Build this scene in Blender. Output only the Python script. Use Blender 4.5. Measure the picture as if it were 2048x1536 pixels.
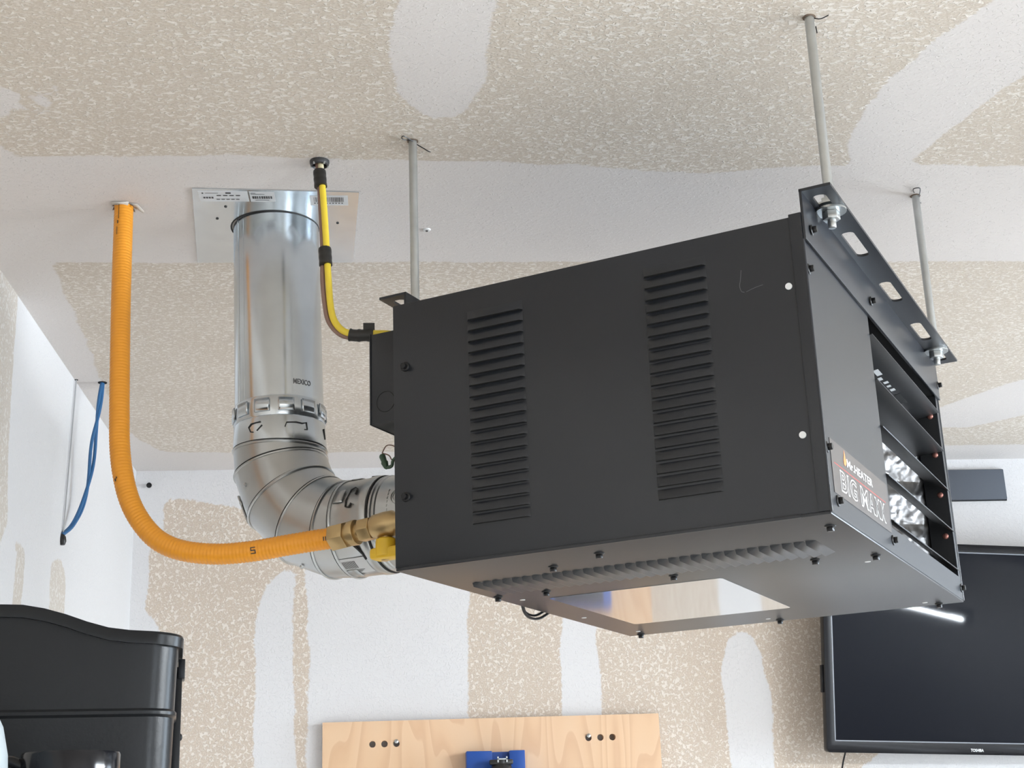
import bpy, bmesh, math, random
import numpy as np
from mathutils import Vector, Matrix, noise as mnoise
from mathutils.geometry import tessellate_polygon

random.seed(7)
for o in list(bpy.data.objects):
    bpy.data.objects.remove(o)
scene = bpy.context.scene
COL = scene.collection

# ------------------------------------------------------------------ camera
CAM_Z = 1.58
FOCAL_PX, YAW, PITCH, ROLL = 2887.3, 0.0898, 0.3097, -0.0367
cy_, sy_, cp_, sp_ = math.cos(YAW), math.sin(YAW), math.cos(PITCH), math.sin(PITCH)
fw = Vector((sy_ * cp_, cy_ * cp_, sp_)); rt = Vector((cy_, -sy_, 0)); up = rt.cross(fw)
cr, sr = math.cos(ROLL), math.sin(ROLL)
r2, u2 = cr * rt + sr * up, -sr * rt + cr * up
cam_data = bpy.data.cameras.new('camera')
cam_data.sensor_width = 36.0
cam_data.lens = FOCAL_PX * 36.0 / 2048.0
cam_data.clip_start = 0.02
cam = bpy.data.objects.new('camera', cam_data)
COL.objects.link(cam)
cam.matrix_world = Matrix(((r2.x, u2.x, -fw.x, 0), (r2.y, u2.y, -fw.y, 0), (r2.z, u2.z, -fw.z, CAM_Z), (0, 0, 0, 1)))
scene.camera = cam

# ------------------------------------------------------------------ light and exposure
scene.view_settings.view_transform = 'Standard'
scene.view_settings.look = 'None'
scene.view_settings.gamma = 1.0
scene.view_settings.use_curve_mapping = False
scene.view_settings.exposure = 0.29
scene.cycles.max_bounces = 6
scene.cycles.diffuse_bounces = 4
scene.cycles.glossy_bounces = 4
scene.cycles.adaptive_threshold = 0.06

world = bpy.data.worlds.new('world')
scene.world = world
world.use_nodes = True
wn = world.node_tree.nodes['Background']
wn.inputs[0].default_value = (0.72, 0.86, 1.0, 1)
wn.inputs[1].default_value = 1.0

def area_light(name, loc, direction, sx, sy, power, color):
    d = bpy.data.lights.new(name, 'AREA')
    d.shape = 'RECTANGLE'; d.size = sx; d.size_y = sy; d.energy = power; d.color = color
    o = bpy.data.objects.new(name, d); COL.objects.link(o)
    o.location = loc
    o.rotation_euler = Vector(direction).to_track_quat('-Z', 'Z').to_euler()
    return o

# daylight entering through the open side door at the rear of the right wall and a small window added behind the camera for fill
DOOR_Y0, DOOR_Y1, DOOR_Z1 = -2.9, -1.0, 2.1
area_light('door_daylight', (2.79, (DOOR_Y0 + DOOR_Y1) / 2, DOOR_Z1 / 2), (-1, 0, 0), DOOR_Y1 - DOOR_Y0 - .02, DOOR_Z1 - .02, 85, (0.86, 0.93, 1.0))
FILL_WIN = (0.2, 1.6, 0.9, 2.0)     # x0, x1, z0, z1
area_light('added_window_fill', ((FILL_WIN[0] + FILL_WIN[1]) / 2, -3.24, (FILL_WIN[2] + FILL_WIN[3]) / 2), (0, 1, 0), FILL_WIN[1] - FILL_WIN[0] - .02, FILL_WIN[3] - FILL_WIN[2] - .02, 12, (0.93, 0.96, 1.0))

SIDE_FILL_WIN = (2.0, 2.9, 1.15, 2.2)     # unseen window added to brighten the back wall and heater front: y0, y1, z0, z1
area_light('added_side_window_fill', (2.79, (SIDE_FILL_WIN[0] + SIDE_FILL_WIN[1]) / 2, (SIDE_FILL_WIN[2] + SIDE_FILL_WIN[3]) / 2), (-1, 0, 0), SIDE_FILL_WIN[1] - SIDE_FILL_WIN[0] - .02, SIDE_FILL_WIN[3] - SIDE_FILL_WIN[2] - .02, 42, (0.74, 0.87, 1.0))

# ------------------------------------------------------------------ helpers
def tag(o, label=None, cat=None, group=None, kind=None):
    if label: o['label'] = label
    if cat: o['category'] = cat
    if group: o['group'] = group
    if kind: o['kind'] = kind
    return o

def empty(name, loc=(0, 0, 0), rz=0.0, label=None, cat=None, group=None):
    o = bpy.data.objects.new(name, None)
    o.empty_display_size = 0.05
    COL.objects.link(o); o.location = loc; o.rotation_euler = (0, 0, rz)
    return tag(o, label, cat, group)

def frame(axis):
    z = Vector(axis).normalized()
    x = z.orthogonal().normalized() if abs(z.z) > .999 else Vector((0, 0, 1)).cross(z).normalized()
    return x, z.cross(x), z

def catmull(pts, per=10):
    P = [Vector(p) for p in pts]
    P = [P[0] * 2 - P[1]] + P + [P[-1] * 2 - P[-2]]
    out = []
    for i in range(1, len(P) - 2):
        for k in range(per):
            t = k / per
            a, b, c, d = P[i - 1], P[i], P[i + 1], P[i + 2]
            out.append(.5 * ((2 * b) + (c - a) * t + (2 * a - 5 * b + 4 * c - d) * t * t + (3 * b - a - 3 * c + d) * t ** 3))
    out.append(P[-2])
    return out

def resample(pts, step):
    L = [0.0]
    for i in range(1, len(pts)): L.append(L[-1] + (pts[i] - pts[i - 1]).length)
    n = max(2, int(L[-1] / step)); out = []; j = 0
    for k in range(n + 1):
        s = L[-1] * k / n
        while j < len(L) - 2 and L[j + 1] < s: j += 1
        t = (s - L[j]) / max(1e-9, L[j + 1] - L[j])
        out.append(pts[j].lerp(pts[j + 1], t))
    return out

class MB:
    """collects vertices and faces, then links them as one mesh object"""
    def __init__(s): s.v = []; s.f = []; s.m = []
    def add(s, vs, fs, mi=0):
        b = len(s.v); s.v += [tuple(p) for p in vs]
        for f in fs: s.f.append([b + i for i in f]); s.m.append(mi)
        return s
    def box(s, x0, x1, y0, y1, z0, z1, mi=0):
        return s.add([(x0, y0, z0), (x1, y0, z0), (x1, y1, z0), (x0, y1, z0), (x0, y0, z1), (x1, y0, z1), (x1, y1, z1), (x0, y1, z1)],
                     [(0, 3, 2, 1), (4, 5, 6, 7), (0, 1, 5, 4), (1, 2, 6, 5), (2, 3, 7, 6), (3, 0, 4, 7)], mi)
    def cyl(s, p0, p1, r0, r1=None, n=16, mi=0, caps=True, rot=0.0):
        p0, p1 = Vector(p0), Vector(p1); r1 = r0 if r1 is None else r1
        x, y, z = frame(p1 - p0); vs = []
        for p, r in ((p0, r0), (p1, r1)):
            for k in range(n):
                a = 2 * math.pi * k / n + rot
                vs.append(p + (x * math.cos(a) + y * math.sin(a)) * r)
        fs = [(k, (k + 1) % n, n + (k + 1) % n, n + k) for k in range(n)]
        if caps: fs += [tuple(reversed(range(n))), tuple(range(n, 2 * n))]
        return s.add(vs, fs, mi)
    def lathe(s, base, axis, prof, n=24, mi=0, caps=True):
        base = Vector(base); x, y, z = frame(axis); vs = []
        for (r, h) in prof:
            for k in range(n):
                a = 2 * math.pi * k / n
                vs.append(base + z * h + (x * math.cos(a) + y * math.sin(a)) * r)
        fs = []
        for i in range(len(prof) - 1):
            for k in range(n):
                fs.append((i * n + k, i * n + (k + 1) % n, (i + 1) * n + (k + 1) % n, (i + 1) * n + k))
        if caps:
            fs += [tuple(reversed(range(n))), tuple(range((len(prof) - 1) * n, len(prof) * n))]
        return s.add(vs, fs, mi)
    def tube(s, pts, r, n=10, mi=0, closed=False):
        P = [Vector(p) for p in pts]; m = len(P)
        rr = r if callable(r) else (lambda i: r)
        T = []
        for i in range(m):
            a = P[(i - 1) % m] if (closed or i > 0) else P[i]
            b = P[(i + 1) % m] if (closed or i < m - 1) else P[i]
            T.append((b - a).normalized())
        x = T[0].orthogonal().normalized(); vs = []
        for i in range(m):
            if i > 0:
                x = (x - T[i] * x.dot(T[i]))
                x = x.normalized() if x.length > 1e-6 else T[i].orthogonal().normalized()
            y = T[i].cross(x)
            for k in range(n):
                a = 2 * math.pi * k / n
                vs.append(P[i] + (x * math.cos(a) + y * math.sin(a)) * rr(i))
        fs = []
        for i in range(m if closed else m - 1):
            j = (i + 1) % m
            for k in range(n):
                fs.append((i * n + k, i * n + (k + 1) % n, j * n + (k + 1) % n, j * n + k))
        if not closed: fs += [tuple(reversed(range(n))), tuple(range((m - 1) * n, m * n))]
        return s.add(vs, fs, mi)
    def plate(s, outline, holes, t, M=Matrix(), mi=0, mi_edge=None):
        """flat plate in its local xy plane, with holes, thickness t in +z; M places it"""
        loops = [[Vector((p[0], p[1], 0)) for p in l] for l in [outline] + holes]
        tris = tessellate_polygon(loops); flat = [p for l in loops for p in l]; n = len(flat)
        vs = [M @ p for p in flat] + [M @ (p + Vector((0, 0, t))) for p in flat]
        fs = []
        for a, b, c in tris:
            nz = (flat[b] - flat[a]).cross(flat[c] - flat[a]).z
            if nz < 0: b, c = c, b
            fs.append((c, b, a)); fs.append((a + n, b + n, c + n))
        s.add(vs, fs, mi)
        es = []; k = 0
        for l in loops:
            m = len(l)
            for i in range(m): es.append((k + i, k + (i + 1) % m, n + k + (i + 1) % m, n + k + i))
            k += m
        return s.add(vs, es, mi if mi_edge is None else mi_edge)
    def xf(s, M):
        s.v = [tuple(M @ Vector(p)) for p in s.v]; return s
    def build(s, name, mats, parent=None, bevel=0.0, smooth=40, recalc=True, segs=2):
        me = bpy.data.meshes.new(name)
        me.from_pydata(s.v, [], s.f)
        mats = mats if isinstance(mats, (list, tuple)) else [mats]
        for m in mats: me.materials.append(m)
        for p, mi in zip(me.polygons, s.m): p.material_index = mi
        bm = bmesh.new(); bm.from_mesh(me)
        bmesh.ops.remove_doubles(bm, verts=bm.verts, dist=1e-6)
        if recalc: bmesh.ops.recalc_face_normals(bm, faces=bm.faces)
        if bevel > 0:
            es = [e for e in bm.edges if len(e.link_faces) == 2 and e.calc_face_angle(0) > .6]
            bmesh.ops.bevel(bm, geom=es, offset=bevel, segments=segs, profile=.5, affect='EDGES', clamp_overlap=True)
        for f in bm.faces: f.smooth = smooth > 0
        lim = math.radians(smooth)
        for e in bm.edges:
            if len(e.link_faces) == 2 and e.calc_face_angle(0) > lim: e.smooth = False
        bm.to_mesh(me); bm.free()
        o = bpy.data.objects.new(name, me); COL.objects.link(o)
        if parent is not None: o.parent = parent
        return o

def copy_part(o, parent, loc=None, rot=None):
    c = o.copy(); COL.objects.link(c); c.parent = parent
    if loc is not None: c.location = loc
    if rot is not None: c.rotation_euler = rot
    return c

def text_mesh(body, size, bold=0.0, shear=0.0):
    """letter outlines as triangles in the xy plane"""
    cu = bpy.data.curves.new('txt', 'FONT'); cu.body = body; cu.size = size; cu.offset = bold; cu.shear = shear
    cu.align_x = 'LEFT'; cu.resolution_u = 3
    ob = bpy.data.objects.new('txt', cu); COL.objects.link(ob)
    bpy.context.view_layer.update()
    me = bpy.data.meshes.new_from_object(ob.evaluated_get(bpy.context.evaluated_depsgraph_get()))
    vs = [v.co.copy() for v in me.vertices]; fs = [tuple(p.vertices) for p in me.polygons]
    bpy.data.objects.remove(ob); bpy.data.curves.remove(cu); bpy.data.meshes.remove(me)
    return vs, fs

def put_text(mb, body, width, height, M, bold=0.0, mi=0, shear=0.0):
    vs, fs = text_mesh(body, 1.0, bold, shear)
    x0, x1 = min(v.x for v in vs), max(v.x for v in vs); y0, y1 = min(v.y for v in vs), max(v.y for v in vs)
    pv = [M @ Vector(((v.x - x0) / (x1 - x0) * width, (v.y - y0) / (y1 - y0) * height, 0)) for v in vs]
    mb.add(pv, fs, mi)

# ------------------------------------------------------------------ materials
def mat(name, col, rough=.5, metal=0.0, spec=.5, coat=0.0, bump=0.0, bscale=200.0, var=0.0, vscale=8.0, emit=None, estr=0.0):
    m = bpy.data.materials.new(name); m.use_nodes = True
    nt = m.node_tree; b = nt.nodes['Principled BSDF']
    b.inputs['Base Color'].default_value = (*col, 1); b.inputs['Roughness'].default_value = rough
    b.inputs['Metallic'].default_value = metal; b.inputs['Specular IOR Level'].default_value = spec
    if coat: b.inputs['Coat Weight'].default_value = coat; b.inputs['Coat Roughness'].default_value = .08
    if emit: b.inputs['Emission Color'].default_value = (*emit, 1); b.inputs['Emission Strength'].default_value = estr
    tc = nt.nodes.new('ShaderNodeTexCoord')
    if bump:
        n = nt.nodes.new('ShaderNodeTexNoise'); n.inputs['Scale'].default_value = bscale; n.inputs['Detail'].default_value = 3
        bp = nt.nodes.new('ShaderNodeBump'); bp.inputs['Strength'].default_value = bump; bp.inputs['Distance'].default_value = .001
        nt.links.new(tc.outputs['Object'], n.inputs['Vector']); nt.links.new(n.outputs['Fac'], bp.inputs['Height']); nt.links.new(bp.outputs['Normal'], b.inputs['Normal'])
    if var <= 0: return m
    n = nt.nodes.new('ShaderNodeTexNoise'); n.inputs['Scale'].default_value = vscale; n.inputs['Detail'].default_value = 4
    nt.links.new(tc.outputs['Object'], n.inputs['Vector'])
    mx = nt.nodes.new('ShaderNodeMix'); mx.data_type = 'RGBA'
    mx.inputs[6].default_value = (*[c * (1 - var) for c in col], 1); mx.inputs[7].default_value = (*[min(1, c * (1 + var)) for c in col], 1)
    nt.links.new(n.outputs['Fac'], mx.inputs[0]); nt.links.new(mx.outputs[2], b.inputs['Base Color'])
    return m

POWDER = mat('charcoal_powder_coat', (.0135, .0155, .0200), .32, spec=.5, bump=.12, bscale=900, var=.08, vscale=5)
BLACK_HOLE = mat('dark_opening', (.002, .002, .002), .9)
SCREW = mat('black_oxide_screw', (.012, .012, .013), .35, metal=.3)
ZINC = mat('zinc_plated_steel', (.52, .54, .54), .32, metal=.95, bump=.2, bscale=120, var=.18, vscale=60)
GALV = mat('galvanised_steel', (.60, .64, .67), .21, metal=.95, bump=.12, bscale=25, var=.1, vscale=30)
GALV_DULL = mat('dull_galvanised_steel', (.47, .48, .48), .28, metal=.95, bump=.15, bscale=40, var=.12, vscale=25)
SEAM_DARK = mat('dark_seam_gap', (.02, .02, .02), .7)  # plain dark tone for seams, cut marks and rims
FOIL = mat('aluminium_foil', (.25, .25, .255), .48, metal=1.0, bump=.5, bscale=90, var=.1)
ORANGE = mat('orange_tubing_jacket', (.80, .315, .022), .38, var=.08, vscale=6)
BRASS = mat('dull_brass', (.50, .36, .18), .38, metal=.85, bump=.15, bscale=80, var=.12, vscale=30)
YELLOW = mat('yellow_plastic_handle', (.80, .50, .03), .4, var=.06)
YCABLE = mat('yellow_cable_jacket', (.80, .60, .05), .42, var=.05)
PCABLE = mat('pale_cable_sheath', (.72, .64, .42), .5, var=.05)
BROWN = mat('brown_cable_jacket', (.24, .145, .11), .5, var=.08)
TAPE = mat('black_electrical_tape', (.016, .015, .014), .4, bump=.3, bscale=60)
BLUE = mat('blue_wire_jacket', (.025, .12, .28), .4, var=.1)
WHITE_P = mat('white_plastic', (.75, .76, .76), .4)
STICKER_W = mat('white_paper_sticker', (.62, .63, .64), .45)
INK = mat('black_print', (.03, .03, .03), .5)
WHITE_INK = mat('white_print', (.75, .75, .75), .45)
RED_INK = mat('red_print', (.45, .04, .03), .45)
FLAME = mat('orange_print', (.80, .22, .05), .45)
STICKER_D = mat('dark_glossy_sticker', (.075, .064, .060), .30, spec=.5)
LABEL_GLOSS = mat('silver_glossy_label', (.50, .50, .50), .07, metal=.55, spec=1.0, coat=.6)
COPPER = mat('copper_rivet', (.36, .16, .13), .4, metal=.6)
BLADE = mat('black_louver_paint', (.020, .0205, .022), .42, spec=.35)
BLACK_PL = mat('black_bin_plastic', (.011, .012, .0135), .30, spec=.25, bump=.12, bscale=300, var=.15, vscale=12)
MUG = mat('black_glazed_ceramic', (.010, .010, .012), .16, spec=.3)
JUG = mat('pale_jug_plastic', (.44, .49, .51), .35)
TVFRAME = mat('glossy_black_bezel', (.005, .005, .007), .24, spec=.2)
TVSCREEN = mat('dark_tv_screen', (.004, .005, .009), .30, spec=.03, coat=.12)
TVSCREEN.node_tree.nodes['Principled BSDF'].inputs['Coat Roughness'].default_value = .035
TVLINE = mat('grey_bezel_strip', (.20, .21, .24), .35)
BLUE_PL = mat('blue_plastic', (.015, .072, .32), .4)
GREY_PANEL = mat('grey_fabric_panel', (.085, .095, .115), .75, bump=.3, bscale=700)
WHITE_PAINT = mat('off_white_paint', (.62, .60, .57), .6, bump=.2, bscale=60)
CONCRETE = mat('concrete_floor', (.62, .60, .57), .55, bump=.2, bscale=40, var=.12, vscale=3)
PINE_EDGE = mat('pine_edge', (.50, .33, .19), .6, var=.15, vscale=40)
CREAM = mat('torn_drywall_paper', (.60, .56, .51), .9, bump=.4, bscale=80)
BROWN_PAPER = mat('brown_drywall_core', (.17, .12, .085), .9)
GREEN = mat('green_wire_nut', (.05, .10, .06), .45)
TUBE_LIT = mat('lit_led_tube', (.9, .9, .9), .4, emit=(.86, .935, 1.0), estr=980)

def drywall_material(name, stretch, scale, dens, c_paper, c_fleck, c_mud):
    """bare board with sprayed splatter; the attribute 'mud' (signed distance, metres) marks smooth joint compound"""
    m = bpy.data.materials.new(name); m.use_nodes = True
    nt = m.node_tree; N = nt.nodes; L = nt.links; b = N['Principled BSDF']
    b.inputs['Roughness'].default_value = .85; b.inputs['Specular IOR Level'].default_value = .25
    tc = N.new('ShaderNodeTexCoord'); mp = N.new('ShaderNodeMapping'); mp.inputs['Scale'].default_value = stretch
    L.new(tc.outputs['Object'], mp.inputs['Vector'])
    def noise(sc, det, dist=0.0, src=None):
        n = N.new('ShaderNodeTexNoise'); n.inputs['Scale'].default_value = sc; n.inputs['Detail'].default_value = det; n.inputs['Distortion'].default_value = dist
        L.new((src or mp.outputs['Vector']), n.inputs['Vector']); return n.outputs['Fac']
    def mth(op, a, c, clamp=False):
        n = N.new('ShaderNodeMath'); n.operation = op; n.use_clamp = clamp
        for i, q in enumerate((a, c)):
            if isinstance(q, (int, float)): n.inputs[i].default_value = q
            else: L.new(q, n.inputs[i])
        return n.outputs[0]
    def step(v, lo, hi):
        n = N.new('ShaderNodeMapRange'); n.interpolation_type = 'SMOOTHSTEP'
        n.inputs['From Min'].default_value = lo; n.inputs['From Max'].default_value = hi; L.new(v, n.inputs['Value']); return n.outputs['Result']
    def mix(f, a, c):
        n = N.new('ShaderNodeMix'); n.data_type = 'RGBA'; L.new(f, n.inputs[0])
        for i, q in ((6, a), (7, c)):
            if isinstance(q, tuple): n.inputs[i].default_value = (*q, 1)
            else: L.new(q, n.inputs[i])
        return n.outputs[2]
    at = N.new('ShaderNodeAttribute'); at.attribute_name = 'mud'
    big = noise(5.0, 1)
    v = noise(scale, 1.6, .7)
    fleck_big = step(mth('ADD', v, mth('MULTIPLY', mth('SUBTRACT', big, .5), .16)), dens + .045, dens + .075)
    v2 = noise(scale * 2.3, 1, 0)
    fleck_small = mth('MULTIPLY', step(v2, .50, .62), .42)
    fleck = mth('MAXIMUM', fleck_big, fleck_small)
    edge = mth('ADD', at.outputs['Fac'], mth('ADD', mth('MULTIPLY', mth('SUBTRACT', noise(14, 2), .5), .020), mth('MULTIPLY', mth('SUBTRACT', v, .5), .010)))
    mud = step(edge, -.0025, .0025)
    thin = noise(3.2, 0, 0)
    sc_ = lambda c, k: tuple(q * k for q in c)
    paper = mix(big, sc_(c_paper, .96), sc_(c_paper, 1.04))
    bare = mix(fleck, paper, c_fleck)
    mudc = mix(thin, sc_(c_mud, .96), sc_(c_mud, 1.04))
    # thin compound lets some of the board and the splatter through
    mudc2 = mix(mth('MULTIPLY', fleck, .18), mudc, sc_(c_mud, 1.1))
    L.new(mix(mud, bare, mudc2), b.inputs['Base Color'])
    hgt = mth('ADD', mth('MULTIPLY', mth('ADD', mth('MULTIPLY', fleck_big, 1.0), mth('MULTIPLY', v2, .7)), mth('SUBTRACT', 1.0, mth('MULTIPLY', mud, .55))), mth('MULTIPLY', mud, .25))
    bp = N.new('ShaderNodeBump'); bp.inputs['Strength'].default_value = .75; bp.inputs['Distance'].default_value = .0015
    L.new(hgt, bp.inputs['Height']); L.new(bp.outputs['Normal'], b.inputs['Normal'])
    return m

DRY_CEIL = drywall_material('splattered_ceiling_board', (.78, 1.25, 1.0), 155.0, .518, (.572, .498, .420), (.745, .690, .625), (.675, .632, .605))
DRY_WALL = drywall_material('splattered_wall_board', (1.0, 1.0, 1.0), 140.0, .500, (.57, .475, .39), (.74, .67, .595), (.69, .675, .675))

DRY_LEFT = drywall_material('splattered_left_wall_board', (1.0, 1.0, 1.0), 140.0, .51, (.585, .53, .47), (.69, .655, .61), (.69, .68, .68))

def plywood_material():
    m = bpy.data.materials.new('pine_plywood'); m.use_nodes = True
    nt = m.node_tree; N = nt.nodes; L = nt.links; b = N['Principled BSDF']; b.inputs['Roughness'].default_value = .5
    tc = N.new('ShaderNodeTexCoord'); mp = N.new('ShaderNodeMapping'); mp.inputs['Scale'].default_value = (1, 1, .16); L.new(tc.outputs['Object'], mp.inputs['Vector'])
    n = N.new('ShaderNodeTexNoise'); n.inputs['Scale'].default_value = 6.0; n.inputs['Detail'].default_value = 2; n.inputs['Distortion'].default_value = .3
    L.new(mp.outputs['Vector'], n.inputs['Vector'])
    ml = N.new('ShaderNodeMath'); ml.operation = 'MULTIPLY'; ml.inputs[1].default_value = 15.0; L.new(n.outputs['Fac'], ml.inputs[0])
    fr = N.new('ShaderNodeMath'); fr.operation = 'FRACT'; L.new(ml.outputs[0], fr.inputs[0])
    rp = N.new('ShaderNodeValToRGB'); L.new(fr.outputs[0], rp.inputs[0])
    e = rp.color_ramp.elements
    e[0].position = 0; e[0].color = (.72, .50, .31, 1); e[1].position = 1; e[1].color = (.71, .49, .30, 1)
    q = e.new(.55); q.color = (.70, .47, .28, 1); q = e.new(.86); q.color = (.63, .40, .23, 1); q = e.new(.97); q.color = (.64, .41, .24, 1)
    n2 = N.new('ShaderNodeTexNoise'); n2.inputs['Scale'].default_value = 3.0; L.new(tc.outputs['Object'], n2.inputs['Vector'])
    mx = N.new('ShaderNodeMix'); mx.data_type = 'RGBA'; mx.inputs[7].default_value = (.73, .47, .36, 1)
    mm = N.new('ShaderNodeMath'); mm.operation = 'MULTIPLY'; mm.inputs[1].default_value = .35; L.new(n2.outputs['Fac'], mm.inputs[0])
    L.new(mm.outputs[0], mx.inputs[0]); L.new(rp.outputs[0], mx.inputs[6]); L.new(mx.outputs[2], b.inputs['Base Color'])
    return m
PLY = plywood_material()

# ------------------------------------------------------------------ the room
CEIL, BACK, LEFT, RIGHT, FRONT = 2.4387, 3.307, -0.584, 2.75, -3.2

def sd_poly(X, Y, pts):
    d = np.full(X.shape, 1e9); s = np.ones(X.shape); n = len(pts); j = n - 1
    for i in range(n):
        ax, ay = pts[i]; bx, by = pts[j]
        ex, ey = bx - ax, by - ay; wx, wy = X - ax, Y - ay
        t = np.clip((wx * ex + wy * ey) / (ex * ex + ey * ey + 1e-12), 0, 1)
        d = np.minimum(d, (wx - ex * t) ** 2 + (wy - ey * t) ** 2)
        c1 = Y >= ay; c2 = Y < by; c3 = ex * wy > ey * wx
        flip = (c1 & c2 & c3) | (~c1 & ~c2 & ~c3)
        s = np.where(flip, -s, s); j = i
    return -s * np.sqrt(d)        # positive inside

def board(name, origin, U, V, lu, lv, polys, material, step=.02):
    nu, nv = int(lu / step) + 1, int(lv / step) + 1
    gu, gv = np.meshgrid(np.linspace(0, lu, nu), np.linspace(0, lv, nv), indexing='ij')
    O, U, V = np.array(origin, float), np.array(U, float), np.array(V, float)
    P = O + gu[..., None] * U + gv[..., None] * V
    mud = np.full(gu.shape, -.2)
    ax = [int(np.argmax(np.abs(U))), int(np.argmax(np.abs(V)))]
    A, Bc = P[..., ax[0]], P[..., ax[1]]
    for p in polys: mud = np.maximum(mud, sd_poly(A, Bc, p))
    mud = np.clip(mud, -.08, .08)
    me = bpy.data.meshes.new(name)
    idx = np.arange(nu * nv).reshape(nu, nv)
    q = np.stack([idx[:-1, :-1], idx[1:, :-1], idx[1:, 1:], idx[:-1, 1:]], -1).reshape(-1, 4)
    me.from_pydata(P.reshape(-1, 3).tolist(), [], q.tolist())
    at = me.attributes.new('mud', 'FLOAT', 'POINT'); at.data.foreach_set('value', mud.reshape(-1).astype(np.float32))
    me.materials.append(material)
    o = bpy.data.objects.new(name, me); COL.objects.link(o)
    return tag(o, kind='structure')

MB().box(LEFT - .1, RIGHT + .1, FRONT - .1, BACK + .1, -.1, 0).build('floor', CONCRETE)['kind'] = 'structure'

ceiling_mud = [
    [(-1, 1.722), (-.2, 1.70), (.25, 1.722), (.42, 1.745), (.58, 1.722), (1.2, 1.716), (5, 1.715), (5, 2.062), (-1, 2.055)],
    [(-1, 1.63), (-.485, 1.655), (-.478, 1.72), (-.50, 2.06), (-.515, 2.30), (-.54, 2.7), (-.545, 3.0), (-.5, 3.14), (-.3, 3.165), (1.0, 3.17), (5, 3.20), (5, 4), (-1, 4)],
    [(.012, 1.0), (.016, 1.337), (.006, 1.40), (.004, 1.46), (.012, 1.52), (.029, 1.571), (.048, 1.593), (.067, 1.598), (.086, 1.590), (.102, 1.57), (.114, 1.51), (.117, 1.44), (.119, 1.33), (.125, 1.0)],
    [(.72, 1.0), (.66, 1.32), (.628, 1.40), (.603, 1.49), (.593, 1.58), (.600, 1.66), (.628, 1.73), (.695, 1.73), (.705, 1.69), (.735, 1.58), (.765, 1.47), (.86, 1.3), (.95, 1.0)],
    [(-.56, 1.50), (-.447, 1.528), (-.425, 1.540), (-.428, 1.565), (-.455, 1.60), (-.56, 1.60)],
    [(-.425, 1.59), (-.415, 1.555), (-.378, 1.515), (-.372, 1.518), (-.395, 1.565), (-.41, 1.60)],
    [(1.17, 3.02), (1.14, 2.92), (1.25, 2.70), (1.6, 2.35), (1.9, 2.5), (1.45, 2.85), (1.30, 3.02)],
]
board('ceiling', (LEFT, FRONT, CEIL), (0, 1, 0), (1, 0, 0), BACK - FRONT, RIGHT - LEFT, [[(b, a) for a, b in p] for p in ceiling_mud], DRY_CEIL)

back_mud = [
    [(-1, 3), (-1, 1.0), (-.50, 1.0), (-.50, 1.80), (-.51, 2.02), (-.528, 2.09), (-.547, 2.12), (-.545, 2.24), (-.54, 2.27), (-.518, 2.285), (-.516, 2.36), (-.50, 2.374), (-.42, 2.362), (-.33, 2.342), (-.19, 2.33), (.3, 2.34), (1.0, 2.34), (1.08, 2.1), (1.25, 2.05), (5, 2.05), (5, 3)],
    [(-.303, 1.0), (-.303, 2.08), (-.296, 2.13), (-.28, 2.165), (-.25, 2.195), (-.226, 2.21), (-.220, 2.15), (-.219, 1.98), (-.212, 1.80), (-.206, 1.0)],
    [(-.190, 1.0), (-.185, 1.85), (-.182, 2.00), (-.190, 2.12), (-.188, 2.36), (.178, 2.36), (.180, 2.1), (.172, 1.9), (.168, 1.0)],
    [(.385, 1.0), (.385, 1.86), (.384, 1.98), (.392, 2.07), (.40, 2.12), (.455, 2.12), (.470, 2.06), (.475, 1.98), (.473, 1.86), (.470, 1.0)],
    [(.762, 1.0), (.760, 1.80), (.757, 1.95), (.770, 2.01), (.790, 2.035), (.825, 2.03), (.852, 1.98), (.866, 1.88), (.862, 1.7), (.86, 1.0)],
    [(1.02, 1.0), (1.05, 1.72), (1.12, 1.76), (5, 1.80), (5, 1.0)],
]
board('wall_back', (LEFT, BACK, 0), (1, 0, 0), (0, 0, 1), RIGHT - LEFT, CEIL, back_mud, DRY_WALL)

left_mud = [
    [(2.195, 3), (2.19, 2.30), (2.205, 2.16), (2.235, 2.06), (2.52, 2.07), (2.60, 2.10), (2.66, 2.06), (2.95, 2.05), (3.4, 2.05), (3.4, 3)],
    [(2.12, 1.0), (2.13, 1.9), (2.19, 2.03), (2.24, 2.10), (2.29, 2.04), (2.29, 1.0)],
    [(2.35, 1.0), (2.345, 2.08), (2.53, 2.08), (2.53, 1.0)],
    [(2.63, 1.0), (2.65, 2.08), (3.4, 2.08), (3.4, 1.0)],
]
STEP_Y = 2.59
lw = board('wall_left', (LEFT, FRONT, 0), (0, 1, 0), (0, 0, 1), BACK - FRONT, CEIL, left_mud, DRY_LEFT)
wr = MB()
wr.box(RIGHT, RIGHT + .1, FRONT - .1, DOOR_Y0, 0, CEIL); wr.box(RIGHT, RIGHT + .1, DOOR_Y1, SIDE_FILL_WIN[0], 0, CEIL); wr.box(RIGHT, RIGHT + .1, SIDE_FILL_WIN[1], BACK + .1, 0, CEIL)
wr.box(RIGHT, RIGHT + .1, SIDE_FILL_WIN[0], SIDE_FILL_WIN[1], 0, SIDE_FILL_WIN[2]); wr.box(RIGHT, RIGHT + .1, SIDE_FILL_WIN[0], SIDE_FILL_WIN[1], SIDE_FILL_WIN[3], CEIL); wr.box(RIGHT, RIGHT + .1, DOOR_Y0, DOOR_Y1, DOOR_Z1, CEIL)
wr.build('wall_right', WHITE_PAINT)['kind'] = 'structure'
wf = MB()
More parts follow.
